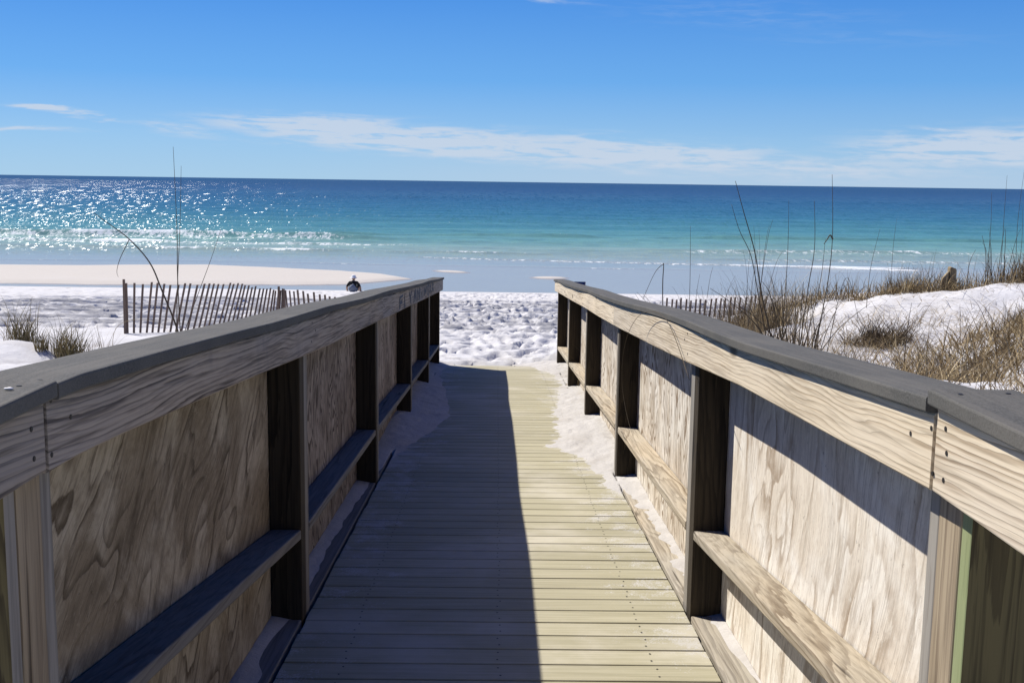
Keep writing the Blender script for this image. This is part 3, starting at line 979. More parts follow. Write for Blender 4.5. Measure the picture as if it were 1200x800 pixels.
def railing(side, root, posts, xin, cap_pts, bot_pts, near_end, mats, joints, shelf_near_rise, near_cap_z, near_bot_z, wave):
    """side=+1 right of the walk, -1 left.  xin: face of the posts towards the walk"""
    s = side
    xo = xin + s * 0.116                     # back of the posts
    P = lambda k: MAT[mats[k]]
    capf = lambda y: float(np.interp(y, [p[0] for p in cap_pts], [p[1] for p in cap_pts])) + float(deckz(max(y, 1.70)))
    botf = lambda y: float(np.interp(y, [p[0] for p in bot_pts], [p[1] for p in bot_pts])) + float(deckz(max(y, 1.70)))
    xb = xin - s * 0.038                     # walk-side face of the rail board
    # posts: doubled uprights
    for i, p in enumerate(posts):
        top = capf(p) - 0.032
        g = float(deckz(p)) - 0.55
        bm = bmesh.new()
        add_box(bm, xin, xo, p, p + 0.088, g, top - 0.004, 0.004, 2)
        obj('post', bm, P('post' if i else 'post_near'), root)
        bm = bmesh.new()
        add_box(bm, xin + s * 0.003, xo - s * 0.002, p + 0.092, p + 0.176 if i else p + 0.135, g, top - 0.012, 0.004, 2)
        obj('post', bm, P('post_back'), root)
    # extra upright on the landing side of the first post
    p = posts[0]
    bm = bmesh.new()
    add_box(bm, xin + s * 0.001, xo + s * 0.055, p - 0.040, p - 0.003, float(deckz(0)) - 0.5, capf(1.7) - 0.04, 0.003, 2)
    bm.normal_update()
    for f in bm.faces:
        if f.normal.y < -0.7:
            f.material_index = 1
    q = obj('post', bm, [P('sister'), MAT['post_lumber']], root)
    if s > 0:
        q['label'] = 'green treated wood upright'
    for py in (-0.55,):
        bm = bmesh.new()
        add_box(bm, xin, xo, py, py + 0.088, float(deckz(0)) - 0.5, near_cap_z - 0.034, 0.004, 2)
        obj('post', bm, P('post'), root)
    # rail boards along the ramp
    prof = rrect(0.038, 1.0, 0.0)
    for (a, b2) in joints:
        n = max(2, int((b2 - a) / 0.12))
        bm = bmesh.new()
        rings = []
        for k in range(n + 1):
            y = a + (b2 - a) * k / n
            z0 = botf(y)
            z1 = min(z0 + 0.140, capf(y) - 0.0275)
            wx = 0.0025 * math.sin(y * 2.1 + s)
            e = 0.004
            ring = [(xb + wx + s * e, z0), (xin - s * 0.001, z0), (xin - s * 0.001, z1), (xb + wx + s * e, z1), (xb + wx, z1 - e), (xb + wx, z0 + e)]
            rings.append([bm.verts.new((px, y, pz)) for px, pz in ring])
        for r0, r1 in zip(rings, rings[1:]):
            for k in range(6):
                bm.faces.new((r0[k], r0[(k + 1) % 6], r1[(k + 1) % 6], r1[k]))
        bm.faces.new(rings[0]); bm.faces.new(rings[-1])
        bmesh.ops.recalc_face_normals(bm, faces=bm.faces)
        rb = obj('rail_board', bm, P('rail'), root)
        for p in posts:
            if a - 0.05 < p < b2:
                for dy, dz in ((0.035, 0.032), (0.05, 0.105), (0.12, 0.07)):
                    screw(rb, xb + 0.0025 * math.sin((p + dy) * 2.1 + s), p + dy + random.uniform(-.01, .01), botf(p) + dz + random.uniform(-.008, .008), s)
    # landing rail board
    ye = near_end
    bm = bmesh.new()
    yj = joints[0][0] - 0.006
    add_box(bm, xb - s * 0.001, xin - s * 0.002, ye, yj, near_bot_z, min(near_bot_z + 0.142, near_cap_z - 0.028), 0.004, 2)
    rb = obj('rail_board', bm, P('rail'), root)
    for dy, dz in ((0.045, 0.03), (0.05, 0.075), (0.04, 0.112)):
        screw(rb, xb - s * 0.001, yj - dy, near_bot_z + dz, s)
    # caps
    xc = xin - s * 0.052
    def cap_piece(a, b2, zf, thick=0.026, drop=0.0, mi='composite_cap'):
        n = max(2, int(abs(b2 - a) / 0.10))
        pr = rrect(0.142, thick, 0.0035, 2)
        st = []
        for k in range(n + 1):
            y = a + (b2 - a) * k / n
            st.append(((xc + s * wave(y) * 0.006, y, zf(y) - thick), (s, 0, 0), (0, 0, 1)))
        bm = bmesh.new()
        sweep(bm, pr, st)
        bmesh.ops.recalc_face_normals(bm, faces=bm.faces)
        o = obj('rail_cap', bm, MAT[mi], root, smooth=False)
        return o
    zf = lambda y: capf(y) + 0.0018 * wave(y)
    cj = [joints[0][0] + 0.0, 6.42, 13.72]
    for a, b2 in zip(cj, cj[1:]):
        o = cap_piece(a + 0.002, b2 - 0.002, zf)
        for p in posts:
            if a - 0.1 < p < b2:
                for dx in (0.03, 0.10):
                    screw_top(o, xc + s * dx, p + 0.05, zf(p + 0.05))
    o = cap_piece(ye, cj[0] - 0.004, lambda y: near_cap_z)
    for dx, dy in ((0.03, 0.05), (0.11, 0.04), (0.05, 0.30), (0.12, 0.35)):
        screw_top(o, xc + s * dx, cj[0] - dy, near_cap_z)
    # plywood infill on the back of the posts
    edges = [-1.4] + posts + [13.72]
    for i in range(1, len(posts)):
        a, b2 = posts[i - 1] + 0.02, posts[i] + 0.016
        bm = bmesh.new()
        z0 = lambda y: float(deckz(y)) - 0.10
        z1 = lambda y: capf(y) - 0.036
        xa, xbk = xo + s * 0.001, xo + s * 0.013
        c = []
        for x in (xa, xbk):
            for y in (a, b2):
                for zz in (z0(y), z1(y)):
                    c.append((x, y, zz))
        if s < 0:
            c = c[4:] + c[:4]
        add_hex(bm, c, 0.0015, 1)
        bmesh.ops.recalc_face_normals(bm, faces=bm.faces)
        nm = 'ply_near' if i == 1 else 'ply_far'
        obj('plywood_panel', bm, P(nm), root)
    # unseen strip added under the cap to stop sun leaking past the panel
    for i in range(1, len(posts)):
        a, b2 = posts[i - 1] + 0.182, posts[i] - 0.004
        bm = bmesh.new()
        c = []
        for x in sorted((xo - s * 0.042, xo - s * 0.003)):
            for y in (a, b2):
                for zz in (-0.118, -0.031):
                    c.append((x, y, capf(y) + zz))
        add_hex(bm, c, 0.002, 1)
        obj('light_block_strip', bm, P('post'), root)
    # shelf boards and floor planks in each bay
    for i in range(1, len(posts)):
        a, b2 = posts[i - 1] + (0.180 if i > 1 else 0.139), posts[i] - 0.002
        n = 10
        bm = bmesh.new()
        pr = rrect(0.113, 0.037, 0.005, 2)
        st = []
        for k in range(n + 1):
            y = a + (b2 - a) * k / n
            h = float(np.interp(y, [1.7, 4.1, 6.6, 9, 11.5, 13.7], [shelf_near_rise, 0.335, 0.325, 0.295, 0.27, 0.26]))
            st.append(((xin + s * 0.001, y, float(deckz(y)) + h - 0.037), (s, 0, 0), (0, 0, 1)))
        sweep(bm, pr, st)
        bmesh.ops.recalc_face_normals(bm, faces=bm.faces)
        obj('shelf', bm, P('shelf'), root)
        bm = bmesh.new()
        add_box(bm, xin + s * 0.003, xo - s * 0.003, a, b2, float(deckz(a)) - 0.036, float(deckz(a)) + 0.004, 0.004, 2, dz=SL * (b2 - a))
        obj('floor_plank', bm, P('shelf'), root)
    return capf, botf


posts_R = [1.716, 4.03, 6.665, 9.12, 11.36, 13.52]
posts_L = [1.605, 3.95, 6.45, 9.08, 11.45, 13.55]
root_R = thing('boardwalk_railing', 'sunlit wooden railing right of the walk, pale plywood panels under a grey cap', 'railing',
               (0.80, 1.7, 2.72), 'railings either side of the walk')
root_L = thing('boardwalk_railing', 'shaded wooden railing left of the walk, dark weathered plywood under a grey cap', 'railing',
               (-0.76, 1.6, 2.72), 'railings either side of the walk')
waveR = lambda y: math.sin(y * 1.55 + 0.6) * 0.9 + math.sin(y * 3.1) * 0.35
waveL = lambda y: math.sin(y * 1.7 + 2.0) * 0.9 + math.sin(y * 2.9 + 1) * 0.4
railing(1, root_R, posts_R, 0.750,
        [(1.7, 1.147), (3.1, 1.130), (4.0, 1.133), (5.2, 1.130), (6.46, 1.118), (8.6, 1.108), (12.8, 1.090), (13.8, 1.088)],
        [(1.7, .990), (3.2, .992), (4.1, .975), (6.5, .949), (9, .951), (13.6, .943)], -1.4,
        dict(post='post_lumber_dark', post_near='post_lumber_tan', post_back='post_lumber_grey', sister='treated_green', rail='rail_lumber_pale',
             ply_near='plywood_sun', ply_far='plywood_sun_flame', shelf='shelf_lumber'),
        [(1.752, 6.72), (6.726, 13.66)], 0.495, 3.880, 3.712, waveR)
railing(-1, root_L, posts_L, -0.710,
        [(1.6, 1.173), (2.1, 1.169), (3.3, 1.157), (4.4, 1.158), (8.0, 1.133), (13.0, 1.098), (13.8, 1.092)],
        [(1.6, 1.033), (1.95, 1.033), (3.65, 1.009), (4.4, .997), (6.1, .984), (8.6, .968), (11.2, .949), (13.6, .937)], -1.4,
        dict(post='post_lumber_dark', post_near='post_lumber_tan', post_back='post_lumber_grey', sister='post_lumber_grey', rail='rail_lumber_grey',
             ply_near='plywood_shade', ply_far='plywood_shade_flame', shelf='shelf_lumber_shade'),
        [(1.632, 6.50), (6.506, 13.66)], 0.555, 3.899, 3.762, waveL)

# joists end board and the loose sand blown over the boards
def drift(name, xa, xb_, hfun, label, ya=2.0, yb=13.95):
    xs = np.linspace(xa, xb_, 110); ys = np.arange(ya, yb, 0.03)
    X, Y = np.meshgrid(xs, ys)
    h = hfun(X, Y)
    Z = deckz(Y) + h
    idx = np.arange(X.size).reshape(X.shape)
    F = np.stack([idx[:-1, :-1], idx[:-1, 1:], idx[1:, 1:], idx[1:, :-1]], -1).reshape(-1, 4)
    hc = np.maximum.reduce([h[:-1, :-1], h[1:, :-1], h[:-1, 1:], h[1:, 1:]]).ravel()
    F = F[hc > -0.008]
    o = mesh_np(name, np.stack([X, Y, Z], -1).reshape(-1, 3), F, MAT['drift_sand'], smooth=True)
    o['kind'] = 'structure'
    o['label'] = label
    return o


def hR(X, Y):
    e = np.interp(Y, [2, 5.2, 6.2, 6.6, 6.9, 7.3, 7.7, 7.95, 8.9, 10.3, 11.9, 12.6, 13.2, 13.9], [.86, .80, .715, .68, .66, .60, .47, .44, .50, .56, .70, .66, .55, .42])
    e = e + 0.11 * fbm(X * 0 + 3, Y * 3.0, 3, 5) + 0.08 * fbm(X * 4, Y * 9.0, 3, 15) * sm(Y, 5.5, 7)
    d = X - e
    h = 0.16 * np.clip(d, -0.1, 0.35) + 0.010 * fbm(X * 7, Y * 7, 3, 25) + 0.014 * fbm(X * 2, Y * 20, 2, 35) * (d < 0.12)
    h = h + 0.018 * fbm(X * 14, Y * 9, 3, 55) * sm(d, 0.02, 0.1)
    # thin tongue blown over the boards
    h = np.maximum(h, 0.012 * np.exp(-((Y - 7.85 - 0.3 * (X - 0.5)) / 0.13) ** 2) * sm(X, 0.22, 0.45) + 0.010 * fbm(X * 9, Y * 14, 3, 9) - 0.008)
    corner = 0.016 * sm(X, 0.80, 0.87) + 0.016 * fbm(X * 9, Y * 3, 3, 65) - 0.006
    h = np.where((X > 0.738) & (X < 0.758), np.minimum(h, -0.012) * (h < 0.012) + h * (h >= 0.012), h)
    h = np.maximum(h, np.where(X > 0.758, corner, -1))
    toe = sm(Y, 12.9, 13.9)
    return h + toe * (0.01 + 0.012 * fbm(X * 6, Y * 6, 2, 3)) * sm(X, 0.2, 0.6)


def hL(X, Y):
    e = np.interp(Y, [2, 3.5, 4.1, 5.5, 6.5, 7.0, 7.5, 7.9, 8.4, 9.3, 10.9, 12.4, 13.1, 13.9], [-.79, -.78, -.765, -.745, -.725, -.70, -.655, -.58, -.50, -.38, -.50, -.63, -.63, -.55])
    e = e + 0.07 * fbm(X * 0 + 3, Y * 2.0, 3, 105) * sm(Y, 6.5, 8)
    d = e - X
    h = 0.20 * np.clip(d, -0.1, 0.35) + 0.008 * fbm(X * 7, Y * 7, 3, 125) + 0.012 * fbm(X * 9, Y * 6, 3, 155) * sm(d, 0.02, 0.1)
    corner = 0.018 * sm(-X, 0.73, 0.83) + 0.016 * fbm(X * 9, Y * 3, 3, 65) - 0.002
    h = np.where((X < -0.698) & (X > -0.718), np.where(h < 0.012, -0.012, h), h)
    return np.maximum(h, np.where(X < -0.718, corner, -1))


drift('sand_drift', 0.20, 0.866, hR, 'sunlit sand blown over the boards under the right railing')
drift('sand_drift', -0.826, -0.28, hL, 'shaded sand banked on the boards along the left railing')

# faded hand-painted marks on the far end of the left rail board
def marks():
    x = -0.710 - (-0.038) + 0.0015
    lrail = [o for o in root_L.children if o.name.startswith('rail_board')][1]
    strokes = []
    letters = [[((0, 0), (0, 1)), ((0, 1), (.6, 1)), ((0, .5), (.5, .5))], [((0, 0), (0, 1))], [((0, 1), (.35, .5)), ((.7, 1), (.35, .5)), ((.35, .5), (.35, 0))],
               [((0, 0), (.35, 1)), ((.35, 1), (.7, 0)), ((.15, .4), (.55, .4))], [((0, 0), (0, 1)), ((0, 1), (.6, 0)), ((.6, 0), (.6, 1))],
               None, [((0, 0), (0, 1)), ((.5, 0), (.5, 1)), ((0, .5), (.5, .5))], [((0, 0), (0, 1)), ((.5, 0), (.5, 1)), ((0, 0), (.5, 0)), ((0, 1), (.5, 1))],
               [((0, 0), (0, 1)), ((0, .5), (.5, 1)), ((0, .5), (.5, 0))], [((0, 0), (0, 1)), ((0, 1), (.5, .8)), ((.5, .8), (0, .5)), ((0, .5), (.5, 0))]]
    y = 7.6
    for L in letters:
        if L is None:
            y += 0.42
            continue
        bm = bmesh.new()
        hh = 0.085 + random.uniform(-.006, .006)
        zb = float(deckz(y)) + 0.985 + random.uniform(-.004, .004)
        for (a, c) in L:
            p0 = Vector((x, y + a[0] * 0.42, zb + a[1] * hh)); p1 = Vector((x, y + c[0] * 0.42, zb + c[1] * hh - SL * (c[0] - a[0]) * .4))
            d = (p1 - p0).normalized()
            nrm = d.cross(Vector((1, 0, 0))).normalized()
            wdt = 0.007 + 0.028 * abs(nrm.y)
            bm.faces.new([bm.verts.new(p) for p in (p0 - nrm * wdt, p1 - nrm * wdt, p1 + nrm * wdt, p0 + nrm * wdt)])
        y += 0.43
        for v in bm.verts:                    # the marks follow the board's slight bow
            v.co.y += random.uniform(-.02, .02)
            v.co.z += random.uniform(-.006, .006)
            v.co.x = -0.672 + 0.0025 * math.sin(v.co.y * 2.1 - 1) + 0.0018
        o = obj('painted_letter', bm, MAT['blue_paint'], None)
        o.parent = lrail
        o.location = -Vector(root_L.location)


marks()


# ------------------------------------------------------------------ sand fences
def picket_fence(name, label, path, exposed, n, lean, leanfun=None, wires=(0.25, 0.6), postat=(), seed=1):
    r_ = random.Random(seed)
    g0 = float(ground(path[0][0], path[0][1]))
    root = thing(name, label, 'sand fence', (path[0][0], path[0][1], g0), 'picket sand fences on the beach')
    seg = [math.dist(path[i][:2], path[i + 1][:2]) for i in range(len(path) - 1)]
    tot = sum(seg)

    def at(s_):
        s_ = max(0, min(tot, s_))
        for i, L in enumerate(seg):
            if s_ <= L or i == len(seg) - 1:
                f = s_ / L
                return [path[i][k] * (1 - f) + path[i + 1][k] * f for k in range(2)], [(path[i + 1][k] - path[i][k]) / L for k in range(2)]
            s_ -= L
    for i in range(n):
        f = i / (n - 1)
        p, d = at(f * tot)
        g = float(ground(*p)) - 0.25
        top = exposed(f) + 0.25 + r_.uniform(-.02, .02)
        l = lean(f) + r_.uniform(-.015, .015)
        w = 0.016
        bm = bmesh.new()
        c = []
        nx, ny = -d[1], d[0]
        for sx in (-w, w):
            for sy in (-0.005, 0.005):
                for zz in (0, top):
                    off = zz * math.tan(l)
                    c.append((p[0] + d[0] * (sx + off) + nx * sy, p[1] + d[1] * (sx + off) + ny * sy, g + zz))
        add_hex(bm, c, 0.002, 1)
        bmesh.ops.recalc_face_normals(bm, faces=bm.faces)
        obj('picket', bm, MAT['picket_lumber'], root)
    for f in postat:
        p, d = at(f * tot)
        g = float(ground(*p)) - 0.4
        bm = bmesh.new()
        tube(bm, [(p[0] - .02, p[1] - 0.05, g), (p[0] - .01, p[1] - 0.05, g + 0.4 + exposed(f) + 0.05)], [0.020, 0.019], 10)
        obj('post', bm, MAT['picket_lumber'], root, smooth=False)
    for h_ in wires:
        bm = bmesh.new()
        pts = []
        for i in range(n * 2):
            f = i / (n * 2 - 1)
            p, d = at(f * tot)
            off = (h_ * exposed(f)) * math.tan(lean(f)) + 0.25 * math.tan(lean(f))
            pts.append((p[0] + d[0] * off, p[1] + d[1] * off - 0.007 * (1 if i % 2 else -1), float(ground(*p)) + h_ * exposed(f)))
        tube(bm, pts, 0.0018, 4)
        obj('wire', bm, MAT['wire_metal'], root)
    return root


picket_fence('sand_fence', 'leaning picket sand fence with a round end post, beyond the left railing', [(-5.52, 16.5), (-4.6, 17.0), (-3.72, 18.0), (-3.15, 17.6), (-1.7, 17.5)],
             lambda f: float(np.interp(f, [0, .1, .3, .5, .57, .7, 1], [.76, .72, .68, .66, .68, .62, .40])), 56,
             lambda f: float(np.interp(f, [0, .06, .30, .5, .58, .63, 1], [0.02, 0.13, 0.34, .22, .10, -.12, 0.0])), postat=(0.0, 0.585), seed=4)
picket_fence('sand_fence', 'half-buried picket sand fence in dry grass behind the right railing', [(3.0, 19.6), (3.6, 19.3), (4.5, 18.8)],
             lambda f: float(np.interp(f, [0, .3, 1], [.60, .58, .70])), 21, lambda f: 0.03 + 0.08 * f, postat=(1.0,), seed=9)


# ------------------------------------------------------------------ grasses
def blades(n, root_fn, len_rng, lean_rng, width, seed, curl=0.6, segs=5, az=None):
    """ribbons: returns verts, faces"""
    g = np.random.default_rng(seed)
    rx, ry, rz = root_fn(g, n)
    L = g.uniform(*len_rng, n) * g.uniform(0.6, 1.0, n)
    a = g.uniform(0, 2 * np.pi, n) if az is None else az + g.normal(0, 1.0, n)
    ln = g.uniform(*lean_rng, n)
    cu = g.uniform(0.1, 1.0, n) * curl
    tw = g.uniform(0, np.pi, n)
    V = []; F = []
    px, py, pz = rx.copy(), ry.copy(), rz - 0.02
    ang = ln.copy()
    k = segs + 1
    allv = np.zeros((n, k, 2, 3))
    for i in range(k):
        w = width * (1 - (i / segs) ** 1.5 * 0.85) * 0.5
        wx = np.cos(tw) * w; wy = np.sin(tw) * w
        allv[:, i, 0] = np.stack([px - wx, py - wy, pz], -1)
        allv[:, i, 1] = np.stack([px + wx, py + wy, pz], -1)
        st = L / segs
        px = px + np.cos(a) * np.sin(ang) * st
        py = py + np.sin(a) * np.sin(ang) * st
        pz = pz + np.cos(ang) * st
        ang = ang + cu * (i + 1) / segs * 0.8
    V = allv.reshape(-1, 3)
    base = (np.arange(n) * k * 2)[:, None]
    q = np.array([[2 * i, 2 * i + 1, 2 * i + 3, 2 * i + 2] for i in range(segs)])
    F = (base[:, :, None] + q[None]).reshape(-1, 4)
    return V, F


def disc_root(cx, cy, rad, squash=1.0):
    def fn(g, n):
        r = rad * np.sqrt(g.random(n)) * g.random(n) ** 0.3
        t_ = g.uniform(0, 2 * np.pi, n)
        x = cx + r * np.cos(t_); y = cy + r * np.sin(t_) * squash
        return x, y, ground(x, y) + ground_detail(x, y)
    return fn


def tuft(label, x, y, rad, n, L, lean, w=0.005, m='dry_grass', group=None, seed=0, curl=0.7, name='grass_tuft', cat='grass tuft'):
    V, F = blades(n, disc_root(x, y, rad), L, lean, w, seed, curl)
    o = mesh_np(name, V, F, MAT[m])
    o.location = (x, y, float(ground(x, y)))
    co = np.zeros(len(V) * 3, dtype=np.float32)
    o.data.vertices.foreach_get('co', co)
    co = co.reshape(-1, 3) - np.array(o.location, dtype=np.float32)
    o.data.vertices.foreach_set('co', co.ravel())
    o.data.update()
    return tag(o, label, cat, group)


def merge(parts):
    V = []; F = []; k = 0
    for v, f in parts:
        V.append(v); F.append(f + k); k += len(v)
    return np.concatenate(V), np.concatenate(F)


G = 'dry grass tufts on the dunes'
tuft('thick greenish grass tuft at the very left edge of the photo', -4.25, 9.9, 0.17, 170, (.22, .52), (0.0, .45), .007, 'green_gold_grass', G, 1)
tuft('dense dark-based grass tuft on the left dune, second from the left edge', -3.62, 9.35, 0.16, 260, (.18, .50), (0.0, .5), .007, 'green_gold_grass', G, 2)
tuft('small low green tuft between the two thick tufts on the left dune', -3.86, 9.35, 0.07, 60, (.12, .28), (0.0, .3), .007, 'green_gold_grass', G, 3)
tuft('sparse pale straw tuft against the left railing cap', -3.22, 8.95, 0.08, 60, (.2, .50), (0.1, .7), .0045, 'dry_grass', G, 4, .3)
tuft('dark low plant at the left edge just above the near railing cap', -3.95, 8.3, 0.07, 60, (.08, .16), (0.3, 1.0), .008, 'dry_grass_dark', G, 5)
tuft('tall spiky grass tuft by the far end of the right railing', 1.55, 9.7, 0.17, 90, (.35, .75), (0.0, .45), .005, 'dry_grass', G, 6, .5)
tuft('bushy tangle of dark dead grass lying on the bright dune slope', 3.5, 10.0, 0.36, 800, (.14, .42), (0.2, 1.3), .008, 'dry_grass_dark', G, 7, .9)
tuft('dark grass tuft low on the dune just above the right railing', 2.62, 8.35, 0.12, 90, (.12, .32), (0.1, 1.0), .005, 'dry_grass_dark', G, 8)
tuft('tall golden grass tuft on the dune crest right of the wooden post', 6.0, 12.45, 0.22, 260, (.22, .55), (0.0, .4), .008, 'dry_grass', G, 9)
tuft('golden grass tuft on the dune crest at the right edge of the photo', 6.75, 12.5, 0.22, 260, (.22, .52), (0.0, .4), .008, 'dry_grass', G, 10)
tuft('dark brown tuft on the dune slope at the right edge of the photo', 5.0, 10.0, 0.34, 700, (.12, .36), (0.2, 1.2), .006, 'dry_grass_dark', G, 11)
tuft('mounded brown grass tuft left of the wooden post on the dune crest', 4.75, 12.95, 0.30, 420, (.15, .34), (0.0, .8), .009, 'dry_grass', G, 12)


def cover():
    parts = []
    g0 = np.random.default_rng(5)

    def strip(pts, wid, n, L, lean, w, seed, curl=.8):
        pts = np.array(pts)
        cl = g0.random((26, 2))

        def fn(g, n_):
            # clumped along the line
            c = g.integers(0, len(cl), n_)
            f = np.clip(cl[c, 0] + g.normal(0, 0.035, n_), 0, 1) * (len(pts) - 1)
            i = np.minimum(f.astype(int), len(pts) - 2)
            fr = (f - i)[:, None]
            p = pts[i] * (1 - fr) + pts[i + 1] * fr
            p = p + np.stack([g.normal(0, wid * 0.35, n_), (cl[c, 1] - 0.5) * wid * 2 + g.normal(0, wid * 0.2, n_)], -1)
            return p[:, 0], p[:, 1], ground(p[:, 0], p[:, 1]) + ground_detail(p[:, 0], p[:, 1])
        parts.append(blades(n, fn, L, lean, w, seed, curl))
    # crest of the right dune
    strip([(3.6, 13.6), (4.3, 13.3), (4.9, 12.9), (5.5, 12.6), (6.4, 12.4), (7.6, 12.4)], 0.28, 2000, (.14, .38), (0.0, .9), .009, 21)
    strip([(3.8, 13.6), (4.9, 13.1), (6.2, 12.7), (9, 13)], 0.5, 500, (.2, .55), (0.0, .4), .006, 22, .4)
    # behind the right railing, near the fence
    strip([(1.3, 11.5), (1.9, 11.8), (2.5, 12.0), (3.0, 12.0)], 0.5, 4200, (.3, .66), (0.0, .8), .008, 23, .6)
    strip([(1.3, 9.6), (1.9, 9.6), (2.6, 9.6)], 0.5, 1500, (.3, .7), (0.0, .7), .006, 24, .5)
    # matted slope at the far right
    strip([(3.2, 7.6), (4.0, 8.3), (5.0, 9.2), (6.2, 10.2)], 0.8, 4300, (.16, .46), (0.2, 1.35), .008, 25, .9)
    strip([(2.2, 6.6), (2.9, 7.2), (4.0, 7.7), (5.2, 8.4)], 0.55, 3000, (.14, .40), (0.2, 1.35), .007, 26, .9)
    strip([(2.0, 7.9), (3.0, 8.8), (4.3, 10.2)], 0.7, 1300, (.12, .40), (0.3, 1.4), .004, 27, .6)
    strip([(3.0, 10.8), (4.0, 11.2), (5.6, 11.4), (7, 11.5)], 0.8, 900, (.12, .40), (0.4, 1.5), .005, 28, .6)
    strip([(6.5, 7), (9, 9), (12, 10)], 1.6, 3000, (.15, .45), (0.0, 1.0), .007, 29)
    strip([(1.7, 12.4), (2.4, 12.6), (3.3, 12.6)], 0.5, 1200, (.5, .98), (0.0, .6), .006, 34, .5)
    strip([(1.35, 10.8), (1.9, 11.2), (2.5, 11.2)], 0.5, 700, (.4, .85), (0.0, .6), .005, 35, .6)
    strip([(1.7, 4.6), (2.4, 5.2), (3.4, 6.0), (4.8, 7.0)], 0.5, 2600, (.10, .30), (0.2, 1.3), .006, 36, .8)
    # dead stems lying about on the slope
    def lying(g, n_):
        x = g.uniform(1.6, 8.0, n_); y = g.uniform(7.0, 13.2, n_)
        keep = fbm(x * 1.3, y * 1.3, 2, 4) > -0.05
        x = np.where(keep, x, x + 3.5)
        return x, y, ground(x, y) + ground_detail(x, y) + 0.02
    parts.append(blades(4600, lying, (.12, .6), (1.15, 1.62), .006, 33, .15))
    # left dune, outside the tufts
    strip([(-4.6, 9.9), (-6, 10.2), (-8, 10.5)], 0.6, 900, (.15, .45), (0.0, .7), .007, 30)
    strip([(-3.0, 9.4), (-3.6, 9.7), (-4.4, 10.4)], 0.4, 90, (.12, .40), (0.2, 1.2), .004, 31, .4)
    V, F = merge(parts)
    o = mesh_np('dry_dune_grass', V, F, MAT['dry_grass'])
    o['kind'] = 'stuff'
    o['label'] = 'matted dry tan grass scattered over the dunes'


cover()


def stalks(name, label, lst, cat='sea oats', group=None, mat_='stalk'):
    """each stalk a curved tapering stem: list of point lists with radius"""
    base = Vector(lst[0][0][0])
    o0 = thing(name, label, cat, base, group)
    for pts, r in lst:
        pts = [Vector(p) for p in pts]
        # smooth through the points
        out = []
        n = len(pts)
        for i in range(n - 1):
            p0 = pts[max(i - 1, 0)]; p1 = pts[i]; p2 = pts[i + 1]; p3 = pts[min(i + 2, n - 1)]
            for k in range(6):
                t_ = k / 6
                out.append(0.5 * ((2 * p1) + (p2 - p0) * t_ + (2 * p0 - 5 * p1 + 4 * p2 - p3) * t_ ** 2 + (3 * p1 - p0 - 3 * p2 + p3) * t_ ** 3))
        out.append(pts[-1])
        m_ = len(out)
        bm = bmesh.new()
        tube(bm, out, [r * (1 - 0.72 * i / (m_ - 1)) for i in range(m_)], 5)
        obj('stem', bm, MAT[mat_], o0, smooth=True)
    return o0


def gp(x, y, dz=-0.05):
    return (x, y, float(ground(x, y)) + dz)
stalks('sea_oats', 'tall bare sea oats before the left sand fence, one thick stem bent over left',
       [([gp(-2.57, 9.0), (-2.59, 9.0, 3.36), (-2.59, 9.02, 3.78), (-2.61, 9.05, 4.44)], .0055),
        ([gp(-2.66, 9.1), (-2.62, 9.1, 3.35), (-2.59, 9.1, 3.77), (-2.57, 9.12, 4.29)], .0045),
        ([gp(-2.66, 8.95), (-2.55, 9.0, 2.94), (-2.43, 9.0, 3.26), (-2.32, 9.0, 3.54), (-2.23, 9.0, 3.79)], .0045),
        ([gp(-2.46, 8.85), (-2.53, 8.8, 2.94), (-2.66, 8.8, 3.31), (-2.75, 8.8, 3.53), (-2.91, 8.82, 3.71), (-3.08, 8.85, 3.83), (-3.21, 8.9, 3.91)], .0085),
        ([(-2.91, 8.82, 3.71), (-2.98, 8.8, 3.56), (-3.01, 8.8, 3.46), (-3.00, 8.8, 3.41)], .0035),
        ([gp(-2.62, 8.9), (-2.60, 8.95, 2.9), (-2.58, 8.95, 3.35)], .004)], group='sea oats on the dunes')


def spray(seed, x, y, n, hts, spread, r=0.0045):
    r_ = random.Random(seed)
    out = []
    for i in range(n):
        a = r_.uniform(0, 6.28); s_ = r_.uniform(.2, 1) * spread
        h = r_.uniform(*hts)
        x0 = x + r_.uniform(-.10, .10); y0 = y + r_.uniform(-.10, .10)
        b = gp(x0, y0)
        dx, dy = math.cos(a) * s_, math.sin(a) * s_
        out.append(([b, (x0 + dx * .35, y0 + dy * .35, b[2] + h * .5), (x0 + dx * .75, y0 + dy * .75, b[2] + h * .86), (x0 + dx * 1.1, y0 + dy * 1.1, b[2] + h)], r * r_.uniform(.6, 1.1)))
    return out


